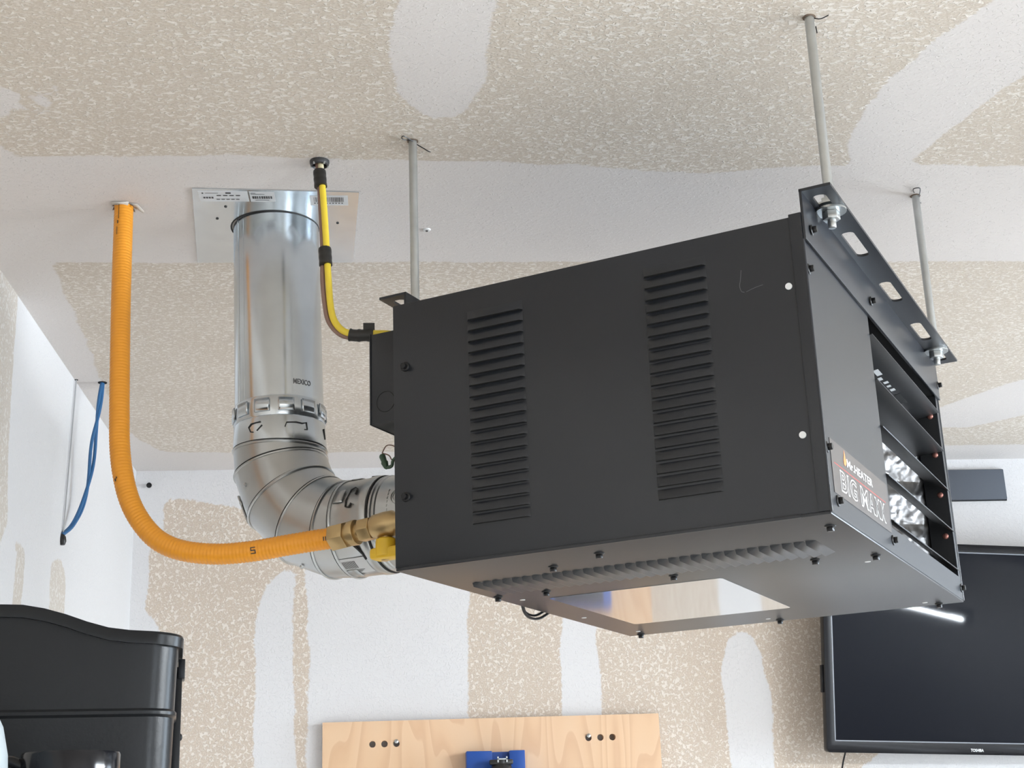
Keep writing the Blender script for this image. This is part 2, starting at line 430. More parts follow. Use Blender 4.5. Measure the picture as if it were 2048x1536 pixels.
wf.box(LEFT - .1, FILL_WIN[0], FRONT - .1, FRONT, 0, CEIL); wf.box(FILL_WIN[1], RIGHT, FRONT - .1, FRONT, 0, CEIL); wf.box(FILL_WIN[0], FILL_WIN[1], FRONT - .1, FRONT, 0, FILL_WIN[2]); wf.box(FILL_WIN[0], FILL_WIN[1], FRONT - .1, FRONT, FILL_WIN[3], CEIL)
wf.build('wall_front', WHITE_PAINT)['kind'] = 'structure'
wfr = MB()
for y0, y1, z0, z1 in ((SIDE_FILL_WIN[0] - .05, SIDE_FILL_WIN[0] + .01, SIDE_FILL_WIN[2] - .05, SIDE_FILL_WIN[3] + .05), (SIDE_FILL_WIN[1] - .01, SIDE_FILL_WIN[1] + .05, SIDE_FILL_WIN[2] - .05, SIDE_FILL_WIN[3] + .05), (SIDE_FILL_WIN[0] + .01, SIDE_FILL_WIN[1] - .01, SIDE_FILL_WIN[2] - .05, SIDE_FILL_WIN[2] + .01), (SIDE_FILL_WIN[0] + .01, SIDE_FILL_WIN[1] - .01, SIDE_FILL_WIN[3] - .01, SIDE_FILL_WIN[3] + .05)): wfr.box(RIGHT - .015, RIGHT, y0, y1, z0, z1)
tag(wfr.build('added_window_1', WHITE_PAINT), kind='structure')  # frame of the side window added for its light
# ------------------------------------------------------------------ unit heater
PHI = -0.5531
HB = Vector((.4195, 1.3165, 1.8727))
HL, HW, HH, HBR, HC = .486, .661, .311, .2815, .3366
hl, hw = Vector((math.cos(PHI), math.sin(PHI), 0)), Vector((-math.sin(PHI), math.cos(PHI), 0))
def hp(a, b, h): return HB + hl * a + hw * b + Vector((0, 0, h))

heater = empty('unit_heater', HB, PHI, 'charcoal metal gas unit heater hanging from the ceiling on rods', 'heater')

def rounded_slot(u0, u1, v0, v1, r, n=5):
    pts = []
    for cx, cyy, a0 in ((u1 - r, v0 + r, -90), (u1 - r, v1 - r, 0), (u0 + r, v1 - r, 90), (u0 + r, v0 + r, 180)):
        for k in range(n + 1):
            a = math.radians(a0 + 90 * k / n); pts.append((cx + r * math.cos(a), cyy + r * math.sin(a)))
    return pts

# near side panel with its folded front lip
sp = MB(); sp.box(-HL, -.0115, 0, .002, .001, HH - .003); sp.build('side_panel', POWDER, heater, bevel=.0007)
MB().box(-.013, 0, -.0012, .004, .001, HH).build('side_flange', POWDER, heater, bevel=.0006)
MB().box(-HL, 0, HW - .002, HW, .001, HH).build('side_panel', POWDER, heater, bevel=.0006)
MB().box(-HL, -.0, .002, HW - .002, HH - .004, HH - .002).build('top_panel', POWDER, heater)
MB().box(-HL, -HL + .002, .002, HW - .002, .002, HH - .004).build('rear_panel', POWDER, heater)
bt = MB(); bt.box(-HL + .001, -.0005, -.0006, HW + .0006, -.0022, .001); bt.build('bottom_panel', POWDER, heater, bevel=.0008)
MB().box(-HL + .01, -.03, -.002, .0, -.0024, .0012).build('bottom_flange', POWDER, heater, bevel=.0005)
# front panel with the louver opening
OB0, OB1, OH0, OH1 = .262, .644, .030, .284
MF = Matrix(((0, 0, 1, -.002), (1, 0, 0, 0), (0, 1, 0, 0), (0, 0, 0, 1)))
MB().plate([(0, 0), (HW, 0), (HW, HH), (0, HH)], [[(OB0, OH0), (OB0, OH1), (OB1, OH1), (OB1, OH0)]], .002, MF).build('front_panel', POWDER, heater)
for b_ in (.0004, HW - .0004): MB().cyl((-.0006, b_, .0), (-.0006, b_, HBR), .0018, n=12).build('front_edge_fold', POWDER, heater)
# flange folds round the opening
fl = MB()
fl.box(-.016, -.002, OB0 - .0015, OB0, OH0, OH1); fl.box(-.030, -.002, OB1, OB1 + .0015, OH0 - .004, OH1 + .004)
fl.box(-.016, -.002, OB0, OB1, OH0 - .0015, OH0); fl.box(-.016, -.002, OB0, OB1, OH1, OH1 + .0015)
fl.build('opening_flange', BLADE, heater)
# foil lined heat chamber: far side, floor and back
def foil_sheet(fn, nu, nv, amp, seed):
    mb = MB(); vs = []; fs = []
    for i in range(nu + 1):
        for j in range(nv + 1):
            p, nrm = fn(i / nu, j / nv)
            q = Vector((i / nu * 24 + seed, j / nv * 24, seed))
            ridge = abs(mnoise.noise(q)) + .5 * abs(mnoise.noise(q * 2.3 + Vector((5, 1, 2)))) + .25 * mnoise.noise(q * 5)
            vs.append(Vector(p) + Vector(nrm) * amp * ridge)
    for i in range(nu):
        for j in range(nv):
            a = i * (nv + 1) + j; fs.append((a, a + nv + 1, a + nv + 2, a + 1))
    return mb.add(vs, fs)
foil_sheet(lambda u, v: ((-.24 + .213 * u, .455 + .200 * u, .004 + .296 * v), (.68, -.73, 0)), 130, 130, .0030, 1.3).build('foil_lining', FOIL, heater, smooth=50, recalc=False)
foil_sheet(lambda u, v: ((-.30 + .296 * u, .268 + .385 * v, .0025), (0, 0, 1)), 50, 70, .003, 4.1).build('foil_lining', FOIL, heater, smooth=50, recalc=False)
MB().box(-.31, -.305, .255, HW - .003, .003, HH - .006).build('heat_exchanger_wall', BLADE, heater)
MB().box(-.305, -.004, .250, .255, .003, HH - .006).build('burner_partition', BLADE, heater)
# five adjustable louver blades with copper rivets
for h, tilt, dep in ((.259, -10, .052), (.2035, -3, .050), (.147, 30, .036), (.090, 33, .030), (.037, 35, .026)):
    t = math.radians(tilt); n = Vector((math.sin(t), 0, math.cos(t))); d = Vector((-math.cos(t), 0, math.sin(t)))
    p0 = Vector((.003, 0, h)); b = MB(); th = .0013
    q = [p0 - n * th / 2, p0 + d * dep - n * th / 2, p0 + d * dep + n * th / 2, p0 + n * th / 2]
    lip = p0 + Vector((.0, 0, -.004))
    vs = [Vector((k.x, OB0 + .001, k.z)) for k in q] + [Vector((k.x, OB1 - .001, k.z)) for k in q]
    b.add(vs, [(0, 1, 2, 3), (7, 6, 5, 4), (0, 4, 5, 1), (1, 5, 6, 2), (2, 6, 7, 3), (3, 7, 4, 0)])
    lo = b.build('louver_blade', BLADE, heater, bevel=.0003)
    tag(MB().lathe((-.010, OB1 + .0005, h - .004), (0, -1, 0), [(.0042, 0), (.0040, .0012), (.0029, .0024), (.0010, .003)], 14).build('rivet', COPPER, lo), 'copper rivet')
    if h > .25:      # notch, and white marks painted as a reflection, on the underside of the top blade
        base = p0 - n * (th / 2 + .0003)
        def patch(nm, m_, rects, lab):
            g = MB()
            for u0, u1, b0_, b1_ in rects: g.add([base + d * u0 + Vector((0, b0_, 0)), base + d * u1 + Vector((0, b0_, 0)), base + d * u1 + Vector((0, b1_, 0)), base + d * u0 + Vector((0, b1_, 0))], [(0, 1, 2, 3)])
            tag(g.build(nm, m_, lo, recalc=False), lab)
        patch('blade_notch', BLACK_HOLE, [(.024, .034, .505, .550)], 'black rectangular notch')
        patch('reflection_mark', STICKER_W, [(.024, .031, .385, .410), (.028, .033, .418, .430), (.025, .031, .440, .449), (.026, .031, .458, .466), (.025, .031, .476, .486)], 'white marks painted as a reflection')
# stamped louvers on the side: hood proud at its lower edge, closed below by a face painted black for slot shade
def hood(length, height, depth):
    m = MB(); e = .003; L2 = length / 2
    vs = [(-L2, .0002, height), (L2, .0002, height), (L2 - e, -depth, .0012), (-L2 + e, -depth, .0012), (-L2, .0002, 0), (L2, .0002, 0), (L2 - e, -depth, 0), (-L2 + e, -depth, 0)]
    m.add(vs, [(0, 3, 2, 1), (0, 4, 7, 3), (1, 2, 6, 5), (3, 7, 6, 2)], 0)
    m.add(vs, [(4, 5, 6, 7)], 1)
    return m
side_hood = None
for a0, a1, h0, h1 in ((-.3875, -.3195, .0395, .2725), (-.1755, -.1040, .0365, .2780)):
    for k in range(19):
        loc = ((a0 + a1) / 2, 0, h0 + (h1 - h0) * k / 18 - .002)
        if side_hood is None:
            side_hood = hood(.070, .0115, .0042).build('louver', [POWDER, BLACK_HOLE], heater, smooth=60); side_hood.location = loc
        else: copy_part(side_hood, heater, loc)
bot_hood = None
for k in range(32):
    loc = (-.4535 + .3935 * k / 31, .155, -.0022)
    if bot_hood is None:
        bot_hood = hood(.078, .0115, .0040).xf(Matrix(((0, 0, 1, 0), (1, 0, 0, 0), (0, 1, 0, 0), (0, 0, 0, 1)))).build('louver', [POWDER, BLACK_HOLE], heater, smooth=60); bot_hood.location = loc
    else: copy_part(bot_hood, heater, loc)
# screws: washer head and hexagon
def screw_mesh():
    m = MB(); m.lathe((0, 0, 0), (0, 0, 1), [(.0058, 0), (.0058, .0007), (.0048, .0015)], 18); m.cyl((0, 0, .0012), (0, 0, .0058), .0040, .0037, 6); return m
scr = screw_mesh().build('screw', SCREW, heater, bevel=.0002, segs=1)
FX, SX, BX = (0, math.pi / 2, 0), (math.pi / 2, 0, 0), (math.pi, 0, 0)
front_scr = [(.004, .022, .2985), (0, .0085, .2515), (.004, .272, .302), (.004, .652, .300), (0, .0065, .065), (0, .0275, .0155), (0, .258, .0150), (.0, .652, .0155)]
scr.location = front_scr[0]; scr.rotation_euler = FX
for p in front_scr[1:]: copy_part(scr, heater, p, FX)
for p in ((-.4705, 0, .2316), (-.4715, 0, .0797)): copy_part(scr, heater, p, SX)
for a, b in ((-.0168, .0545), (-.0168, .2413), (-.0802, .2246), (-.2608, .0416), (-.3333, .0807), (-.4749, .2203), (-.4105, .2222), (-.2452, .2183), (-.463, .650), (-.2516, .650), (-.0308, .650)):
    copy_part(scr, heater, (a, b, -.0022), BX)
# small holes: white discs paint the light seen through them
for a, h in ((-.0196, .2339), (-.0205, .0787)):
    tag(MB().cyl((a, .0005, h), (a, -.0016, h), .0035, .0035, 14).build('hole_light_spot', WHITE_P, heater), 'small hole, light through it painted white')
for a, b in ((-.0341, .2746), (-.4612, .2597), (-.4623, .4463), (-.455, .62), (-.262, .628), (-.045, .628)):
    tag(MB().cyl((a, b, -.0015), (a, b, -.0027), .0034, .0034, 12).build('hole_light_spot', WHITE_P, heater), 'small hole, light through it painted white')
# scratch in the paint of the near side
sc = MB(); sc.tube(catmull([(-.0675, -.0002, .262), (-.069, -.0002, .252), (-.0705, -.0002, .245), (-.069, -.0002, .239), (-.066, -.0002, .2375)], 5), .00035, 4); sc.tube(catmull([(-.064, -.0002, .2375), (-.055, -.0002, .240), (-.046, -.0002, .2415)], 5), .0003, 4)
tag(sc.build('paint_scratch', mat('scratched_paint', (.10, .10, .11), .6), heater), 'faint pale scratch')
# hanging brackets: angle with slotted flange
def bracket(sign, a_face, b0, b1, slots, depth, name):
    # plate against the face, then the slotted flange at the top
    m = MB(); t = .003
    x0, x1 = (a_face, a_face + sign * t); m.box(min(x0, x1), max(x0, x1), b0, b1, HBR, HC)
    o = m.build(name, POWDER, heater, bevel=.0006)
    f = MB()
    if sign > 0: M_ = Matrix(((0, 1, 0, a_face), (1, 0, 0, 0), (0, 0, 1, HC - t), (0, 0, 0, 1)))
    else: M_ = Matrix(((0, -1, 0, a_face), (1, 0, 0, 0), (0, 0, 1, HC - t), (0, 0, 0, 1)))
    f.plate([(b0, 0), (b1, 0), (b1, depth), (b0, depth)], slots, t, M_)
    f.build('slotted_flange', POWDER, o)
    return o
slots = [rounded_slot(u0, u1, .0085, .0225, .006) for u0, u1 in ((.018, .088), (.130, .208), (.302, .377), (.470, .547), (.582, .648))]
bracket(1, .0, .0, .664, slots, .033, 'front_bracket')
bracket(-1, -HL, .030, .690, [rounded_slot(u0, u1, .011, .027, .007) for u0, u1 in ((.042, .105), (.16, .24), (.33, .41), (.50, .58), (.61, .67))], .037, 'rear_bracket')
# glossy rating label under the cabinet
tag(MB().plate(rounded_slot(-.4300, -.2045, .268, .548, .006), [], .0004, Matrix(((1, 0, 0, 0), (0, 1, 0, 0), (0, 0, 1, -.0027), (0, 0, 0, 1)))).build('rating_label', LABEL_GLOSS, heater), 'glossy silver label reflecting the room')
# front name sticker
def fm(u, v, off): return Matrix(((0, 0, 1, off), (1, 0, 0, u), (0, 1, 0, v), (0, 0, 0, 1)))
st = MB().box(0, .0005, .018, .255, .0225, .0775).build('name_sticker', STICKER_D, heater); st['label'] = 'dark glossy sticker with outlined white lettering'
t1 = MB(); t2 = MB()
for ch, u, w_ in (('B', .046, .0230), ('I', .0725, .0062), ('G', .0825, .0265), ('M', .1250, .0315), ('A', .1585, .0255), ('X', .1855, .0225), ('X', .2095, .0230)):
    put_text(t1, ch, w_, .0220, fm(u, .0288, .0007), .036)
    k = .0014; put_text(t2, ch, w_ - 2 * k, .0220 - 2 * k, fm(u + k, .0288 + k, .0009), -.002)
t1.build('lettering_outline', WHITE_INK, st, recalc=False)
t2.build('lettering_fill', STICKER_D, st, recalc=False)
t3 = MB(); put_text(t3, 'Mr.HEATER', .106, .0088, fm(.079, .0600, .0007), .01); t3.build('maker_lettering', WHITE_INK, st, recalc=False)
MB().box(.0004, .0006, .027, .240, .0538, .0546).build('red_rule', RED_INK, st)
fz = MB(); fz.add([fm(.066, .0605, .0008) @ Vector((x, y, 0)) for x, y in ((0, .000), (.006, -.001), (.0105, .003), (.011, .0075), (.008, .0065), (.0075, .0115), (.004, .0155), (.0035, .010), (.0005, .006))], [tuple(range(9))])
fz.build('flame_emblem', FLAME, st, recalc=False)
# junction box at the rear, with knock-out, and little bits of wiring
jb = MB().box(-.5475, -HL, .048, .150, .1865, .2995).build('junction_box', POWDER, heater, bevel=.0012)
ko = MB(); ko.tube([(-.5265 + .0125 * math.cos(a), .0478, .2120 + .0125 * math.sin(a)) for a in [2 * math.pi * k / 24 for k in range(24)]], .0006, 5, closed=True)
ko.build('knockout', BLADE, jb)
MB().box(-.5482, -.5465, .047, .151, .186, .3002).build('box_cover', POWDER, jb, bevel=.0005)
wn_ = MB(); wn_.lathe((-.5760, .118, .1700), (.007, 0, -.0190), [(.003, 0), (.0042, .002), (.0036, .009), (.0046, .011), (.0030, .018), (.0015, .020)], 10)
o = wn_.build('wire_nut', GREEN, heater); o['label'] = 'small dark green wire nut'
lw_ = MB(); lw_.tube(catmull([(-.5758, .118, .172), (-.570, .118, .180), (-.562, .118, .180), (-.545, .118, .174), (-HL, .118, .172)], 6), .0008, 5); lw_.tube(catmull([(-.5755, .118, .172), (-.566, .118, .168), (-.552, .118, .158), (-HL, .118, .160)], 6), .0008, 5)
lw_.build('lead_wire', BROWN, heater)
MB().tube(catmull([(-.569, .118, .153), (-.562, .118, .154), (-.552, .118, .165), (-HL, .118, .175)], 6), .0022, 6).build('lead_wire', GREEN, heater)
rw = MB(); rw.tube(catmull([(-HL - .002, .310, .004), (-HL - .006, .325, -.006), (-HL - .008, .345, -.011), (-HL - .006, .37, -.009), (-HL - .002, .40, .004)], 6), .0018, 6); rw.tube(catmull([(-HL - .004, .318, .004), (-HL - .01, .338, -.005), (-HL - .008, .362, -.006), (-HL - .002, .385, .004)], 6), .0016, 6)
rw.build('hanging_wire', SCREW, heater)

# ------------------------------------------------------------------ hanger rods
def hanger(a, b, label, toggle):
    base = hp(a, b, HC); root = empty('hanger_rod', base, PHI, label, 'hanger rod', 'rods holding the heater')
    top = CEIL - base.z
    MB().cyl((0, 0, .006), (0, 0, top + .004), .0053, n=18).build('tube', ZINC, root)
    MB().lathe((0, 0, .0), (0, 0, 1), [(.0165, 0.0002), (.0165, .0022)], 24).build('washer', ZINC, root)
    MB().cyl((0, 0, .0022), (0, 0, .010), .0095, n=6).build('nut', ZINC, root, bevel=.0006)
    MB().lathe((0, 0, 0), (0, 0, -1), [(.0165, .0032), (.0165, .0055)], 24).build('washer', ZINC, root)
    MB().cyl((0, 0, -.0055), (0, 0, -.0145), .0095, n=6, rot=.4).build('nut', ZINC, root, bevel=.0006)
    MB().cyl((0, 0, -.0145), (0, 0, -.0235), .0046, .0042, n=14).build('threaded_end', ZINC, root, bevel=.0005)
    hole = MB().lathe((0, 0, top - .0008), (0, 0, 1), [(.0072, 0), (.0072, .0006)], 14).build('ceiling_hole', BROWN_PAPER, root)
    # spring clip sticking out of the ceiling beside the rod
    rot = Matrix.Rotation(-PHI, 4, 'Z')
    t = MB()
    for pts in toggle: t.tube(catmull([rot @ Vector((x, y, top + z)) for x, y, z in pts], 5), .0007, 5)
    t.build('spring_clip', SCREW, root)
hanger(.0165, .062, 'long galvanised hanger rod at the near front corner of the heater', [[(.004, 0, -.001), (.012, -.002, -.003), (.020, -.006, -.001)], [(.007, .002, -.010), (.008, .003, -.018)]])
hanger(.0165, .598, 'galvanised hanger rod at the far front corner, beside the louvers', [[(-.006, -.012, -.001), (-.014, -.030, -.004), (-.010, -.036, -.005), (-.004, -.030, -.004), (.004, -.004, -.003), (.010, .012, -.004), (.016, .022, -.001)]])
hanger(-.5075, .088, 'galvanised hanger rod at the rear corner above the junction box', [[(-.004, -.004, -.001), (-.012, -.010, -.003), (-.014, -.016, -.003), (-.010, -.018, -.003), (.004, .0, -.003)], [(.004, .004, -.002), (.012, .010, -.004), (.020, .020, -.004), (.023, .028, -.001)]])

# ------------------------------------------------------------------ vent pipe
vent = empty('vent_pipe', hp(-.800, .216, .107), PHI, 'galvanised steel vent pipe rising through an elbow to the ceiling', 'vent pipe')
VH = .107
def vl(a, b, h): return Vector((a + .800, b - .216, h - VH))          # heater coordinates to pipe coordinates
RP, RB = .0605, .122
ztop = CEIL - HB.z
# axis: down from the ceiling, elbow in the plane of the heater's depth, into the rear of the cabinet
p_top = vl(-.8125, .216, ztop); p_bot = vl(-.800, .216, VH + RB)
axis_dn = (p_bot - p_top).normalized()
# straight riser with a lengthwise lock seam
def pipe(name, p0, p1, r, m, parent, n=48):
    o = MB(); p0, p1 = Vector(p0), Vector(p1)
    o.cyl(p0, p1, r, r, n, caps=False); o.cyl(p0, p1, r - .0012, r - .0012, n, caps=False)
    return o.build(name, m, parent, recalc=False)
riser = pipe('riser', p_top, p_bot - axis_dn * .030, RP, GALV, vent)
def on_cyl(p0, axis, ang, s, r, x, y): return p0 + axis * s + (x * math.cos(ang) + y * math.sin(ang)) * r
fx, fy, fz = frame(p_bot - p_top)
cam_l = Matrix.Rotation(-PHI, 4, 'Z') @ (Vector((0, 0, CAM_Z)) - hp(-.800, .216, .3)); cam_l.z = 0
ang_cam = math.atan2(cam_l.dot(fy), cam_l.dot(fx))
right_sign = 1 if (fx * math.cos(ang_cam + .3) + fy * math.sin(ang_cam + .3) - fx * math.cos(ang_cam) - fy * math.sin(ang_cam)).dot(Matrix.Rotation(-PHI, 4, 'Z') @ Vector((1, 0, 0))) > 0 else -1
def ca(deg): return ang_cam + right_sign * math.radians(deg)      # degrees to the viewer's right round the riser
def strip(mb, p0, axis, x, y, a0, a1, s0, s1, r, n=8, mi=0):
    vs = []; fs = []
    for i in range(n + 1):
        a = a0 + (a1 - a0) * i / n
        vs += [on_cyl(p0, axis, a, s0, r, x, y), on_cyl(p0, axis, a, s1, r, x, y)]
    for i in range(n): fs.append((2 * i, 2 * i + 1, 2 * i + 3, 2 * i + 2))
    mb.add(vs, fs, mi)
Lr = (p_bot - p_top).length
sm = MB(); c = ca(-62); q0 = on_cyl(p_top, fz, c, 0, RP, fx, fy); q1 = on_cyl(p_top, fz, c, Lr - .03, RP, fx, fy); sm.cyl(q0, q1, .0014, n=6)
c = ca(-50); q0 = on_cyl(p_top, fz, c, 0, RP - .0004, fx, fy); q1 = on_cyl(p_top, fz, c, Lr - .03, RP - .0004, fx, fy); sm.cyl(q0, q1, .0009, n=6)
sm.build('lock_seam', GALV, riser)
# joint sleeve with embossed tabs and cut arrows
JS = Lr - .062
slv = MB(); slv.lathe(p_top, fz, [(RP + .0002, JS - .002), (RP + .0012, JS), (RP + .0014, JS + .024), (RP + .0006, JS + .026), (RP + .0016, JS + .028), (RP + .0026, JS + .056), (RP + .0026, JS + .060), (RP + .0002, JS + .062)], 64, caps=False)
sleeve = slv.build('joint_sleeve', GALV, vent)
for dg in range(-180, 180, 30):
    t = MB(); a = ca(dg + 8)
    for k in range(1):
        strip(t, p_top, fz, fx, fy, a - .17, a + .17, JS + .003, JS + .021, RP + .0030, 8)
    ob = t.build('embossed_tab', GALV, sleeve, recalc=False)
    md = ob.modifiers.new('solid', 'SOLIDIFY'); md.thickness = .0016; md.offset = 0
def ring_line(pts):     # polyline on the sleeve in (degrees, offset)
    MB().tube([on_cyl(p_top, fz, ca(d), JS + s, RP + .0026, fx, fy) for d, s in pts], .0008, 5).build('cut_arrow', SEAM_DARK, sleeve)
ring_line([(-37, .036), (-41, .040), (-38, .047), (-34, .048)]); ring_line([(-37, .036), (-24, .035)]); ring_line([(-29, .047), (-22, .040)])
ring_line([(6, .044), (8, .038), (20, .037), (28, .038), (34, .036), (35, .046), (31, .046)])
ring_line([(70, .036), (74, .050)])
# stamped country name on the riser
em = MB(); vs, fs = text_mesh('MEXICO', 1.0, .02)
x0, x1 = min(v.x for v in vs), max(v.x for v in vs); y0, y1 = min(v.y for v in vs), max(v.y for v in vs)
em.add([on_cyl(p_top, fz, ca(18 + 26 * (v.x - x0) / (x1 - x0)), JS - .018 - .0075 * (v.y - y0) / (y1 - y0), RP + .0004, fx, fy) for v in vs], fs)
em.build('stamped_lettering', mat('dark_stamp', (.20, .20, .20), .5, metal=.5), riser, recalc=False)
# segmented elbow
turns = [0, 22.5, 45, 67.5, 90]
pl = [p_bot + Vector((0, 0, .004))]
cc = vl(-.800 + RB, .216, VH + RB)
nodes = [p_bot]
k_ = 1 / math.cos(math.radians(11.25))
for d in (11.25, 33.75, 56.25, 78.75):
    a = math.radians(d); nodes.append(cc + Vector((-math.cos(a), 0, -math.sin(a))) * RB * 1.0)
nodes.append(cc + Vector((0, 0, -RB)))
end_h = vl(-HL - .002, .216, VH)
def ring(i):
    P = nodes[i]
    if i == 0: t = Vector((0, 0, -1)); st_ = 1
    elif i == len(nodes) - 1: t = Vector((1, 0, 0)); st_ = 1
    else:
        d0 = (nodes[i] - nodes[i - 1]).normalized(); d1 = (nodes[i + 1] - nodes[i]).normalized()
        t = (d0 + d1).normalized(); st_ = 1 / max(.8, d0.dot(t))
    ybin = Vector((0, 1, 0)); xin = ybin.cross(t).normalized()
    return P, xin * st_, ybin, t
RE = RP + .0022
NR = 56
gore = []
for i in range(len(nodes) - 1):
    g = MB(); A, Bq = ring(i), ring(i + 1); vs = []
    for (P, x, y, t), f in ((A, 0), (Bq, 1)):
        for k in range(NR):
            a = 2 * math.pi * k / NR; vs.append(P + (x * math.cos(a) + y * math.sin(a)) * (RE + .0006 * (i % 2)))
    g.add(vs, [(k, (k + 1) % NR, NR + (k + 1) % NR, NR + k) for k in range(NR)])
    gore.append(g.build('elbow_gore', GALV_DULL, vent, recalc=False))
for i in range(len(nodes)):
    P, x, y, t = ring(i); sgm = gore[max(0, i - 1)]
    for off, rr, m_, nm in ((0, .0019, GALV_DULL, 'seam_bead'), (-.0028, .0006, SEAM_DARK, 'seam_gap')):
        b = MB(); b.tube([P + t * off + (x * math.cos(a) + y * math.sin(a)) * (RE + .0004) for a in [2 * math.pi * k / NR for k in range(NR)]], rr, 6, closed=True)
        b.build(nm, m_, sgm)
# rivets on the gores
for i, (d, side) in enumerate(((22, .75), (24, .35), (66, .62), (68, .25))):
    a = math.radians(d); tdir = Vector((-math.cos(a), 0, -math.sin(a)))
    th = math.radians(90 * side)
    nrm = (tdir * math.cos(th) + Vector((0, -1, 0)) * math.sin(th)).normalized()
    P = cc + tdir * RB + nrm * (RE + .0008)
    MB().lathe(P, nrm, [(.0028, -.001), (.0026, .0008), (.0012, .0018)], 10).build('rivet', GALV_DULL, gore[1 if i < 2 else 3])
# adjuster tab on the elbow's outer side
MB().box(-.0012, .0012, -.018, .018, -.022, .022).xf(Matrix.Translation(cc + Vector((-math.cos(.42), 0, -math.sin(.42))) * (RB + RE + .001)) @ Matrix.Rotation(-.42, 4, 'Y')).build('adjuster_tab', GALV_DULL, gore[1], bevel=.0008)
# horizontal run into the heater
h0 = nodes[-1]; hx = Vector((1, 0, 0))
coll = MB(); coll.lathe(h0, hx, [(RE, 0), (RE, .040), (RE + .0012, .0415), (RE + .0012, .052), (RE, .0535)], 64, caps=False)
collar = coll.build('elbow_collar', GALV_DULL, vent)
cg = MB(); cg.lathe(h0, hx, [(RP + .0026, .0537), (RP + .0026, .0562)], 48); cg.build('joint_gap', SEAM_DARK, collar)
Lh = (end_h - h0).x
run = MB(); run.lathe(h0, hx, [(RP, .054), (RP + .0016, .0565), (RP + .0016, .060), (RP, .0615), (RP + .0014, .0635), (RP + .0014, .066), (RP, .0675), (RP, Lh - .060), (RP + .0018, Lh - .058), (RP + .0018, Lh - .050), (RP, Lh - .048), (RP, Lh)], 56, caps=False)
runo = run.build('horizontal_run', GALV_DULL, vent)
hxx, hyy, hzz = frame(hx)
def hang(deg):  # angle round the horizontal run: 0 faces the viewer's side (-b), positive upward
    v = Vector((0, -math.cos(math.radians(deg)), math.sin(math.radians(deg)))); return math.atan2(v.dot(hyy), v.dot(hxx))
def hline(pts, r=.0008): MB().tube([on_cyl(h0, hx, hang(d), s, RE + .0008, hxx, hyy) for d, s in pts], r, 5).build('cut_arrow', SEAM_DARK, collar)
hline([(38, .036), (42, .031), (38, .026), (22, .023), (14, .024)]); hline([(14, .024), (13, .029), (18, .032)]); hline([(30, .035), (37, .0352)])
hline([(-30, .030), (-36, .035), (-44, .040), (-52, .041)], .0016); hline([(75, .036), (82, .044)], .0013)
for d in (-75, 30, 85):
    t = MB(); strip(t, h0, hx, hxx, hyy, hang(d) - .16, hang(d) + .16, .004, .018, RE + .0013, 8)
    ob = t.build('embossed_tab', GALV_DULL, collar, recalc=False); md = ob.modifiers.new('solid', 'SOLIDIFY'); md.thickness = .0014; md.offset = 0
lb = MB(); strip(lb, h0, hx, hxx, hyy, hang(-48), hang(-76), -.004, .040, RE + .0006, 8)
lbo = lb.build('paper_label', STICKER_W, collar, recalc=False)
pr = MB()
for k in range(9): strip(pr, h0, hx, hxx, hyy, hang(-52), hang(-64), .004 + .0022 * k, .004 + .0022 * k + .0011, RE + .0009, 4)
for k in range(4): strip(pr, h0, hx, hxx, hyy, hang(-67 - 2 * k), hang(-67.8 - 2 * k), .002, .030 - .003 * k, RE + .0009, 3)
pr.build('printed_bars', INK, lbo, recalc=False)
# embossed approval emblem on the run: ring, letters and a curved line of lettering
emb = MB(); emb.tube([on_cyl(h0, hx, hang(20 + 11 * math.sin(a)), .100 + .0105 * math.cos(a), RP + .0002, hxx, hyy) for a in [2 * math.pi * k / 28 for k in range(28)]], .0006, 5, closed=True)
emb.tube([on_cyl(h0, hx, hang(20 + 8 * math.sin(a)), .100 + .0078 * math.cos(a), RP + .0002, hxx, hyy) for a in [2 * math.pi * k / 28 for k in range(28)]], .0004, 5, closed=True)
for d0, d1, s in ((15, 25, .0965), (14, 22, .1000), (14, 22, .1035)): emb.tube([on_cyl(h0, hx, hang(d0 + (d1 - d0) * k / 4), s, RP + .0002, hxx, hyy) for k in range(5)], .0007, 5)
for k in range(6): emb.tube([on_cyl(h0, hx, hang(2 + 5.2 * k), .084, RP + .0002, hxx, hyy), on_cyl(h0, hx, hang(5 + 5.2 * k), .0845, RP + .0002, hxx, hyy)], .0006, 5)
emb.build('embossed_emblem', GALV_DULL, runo)

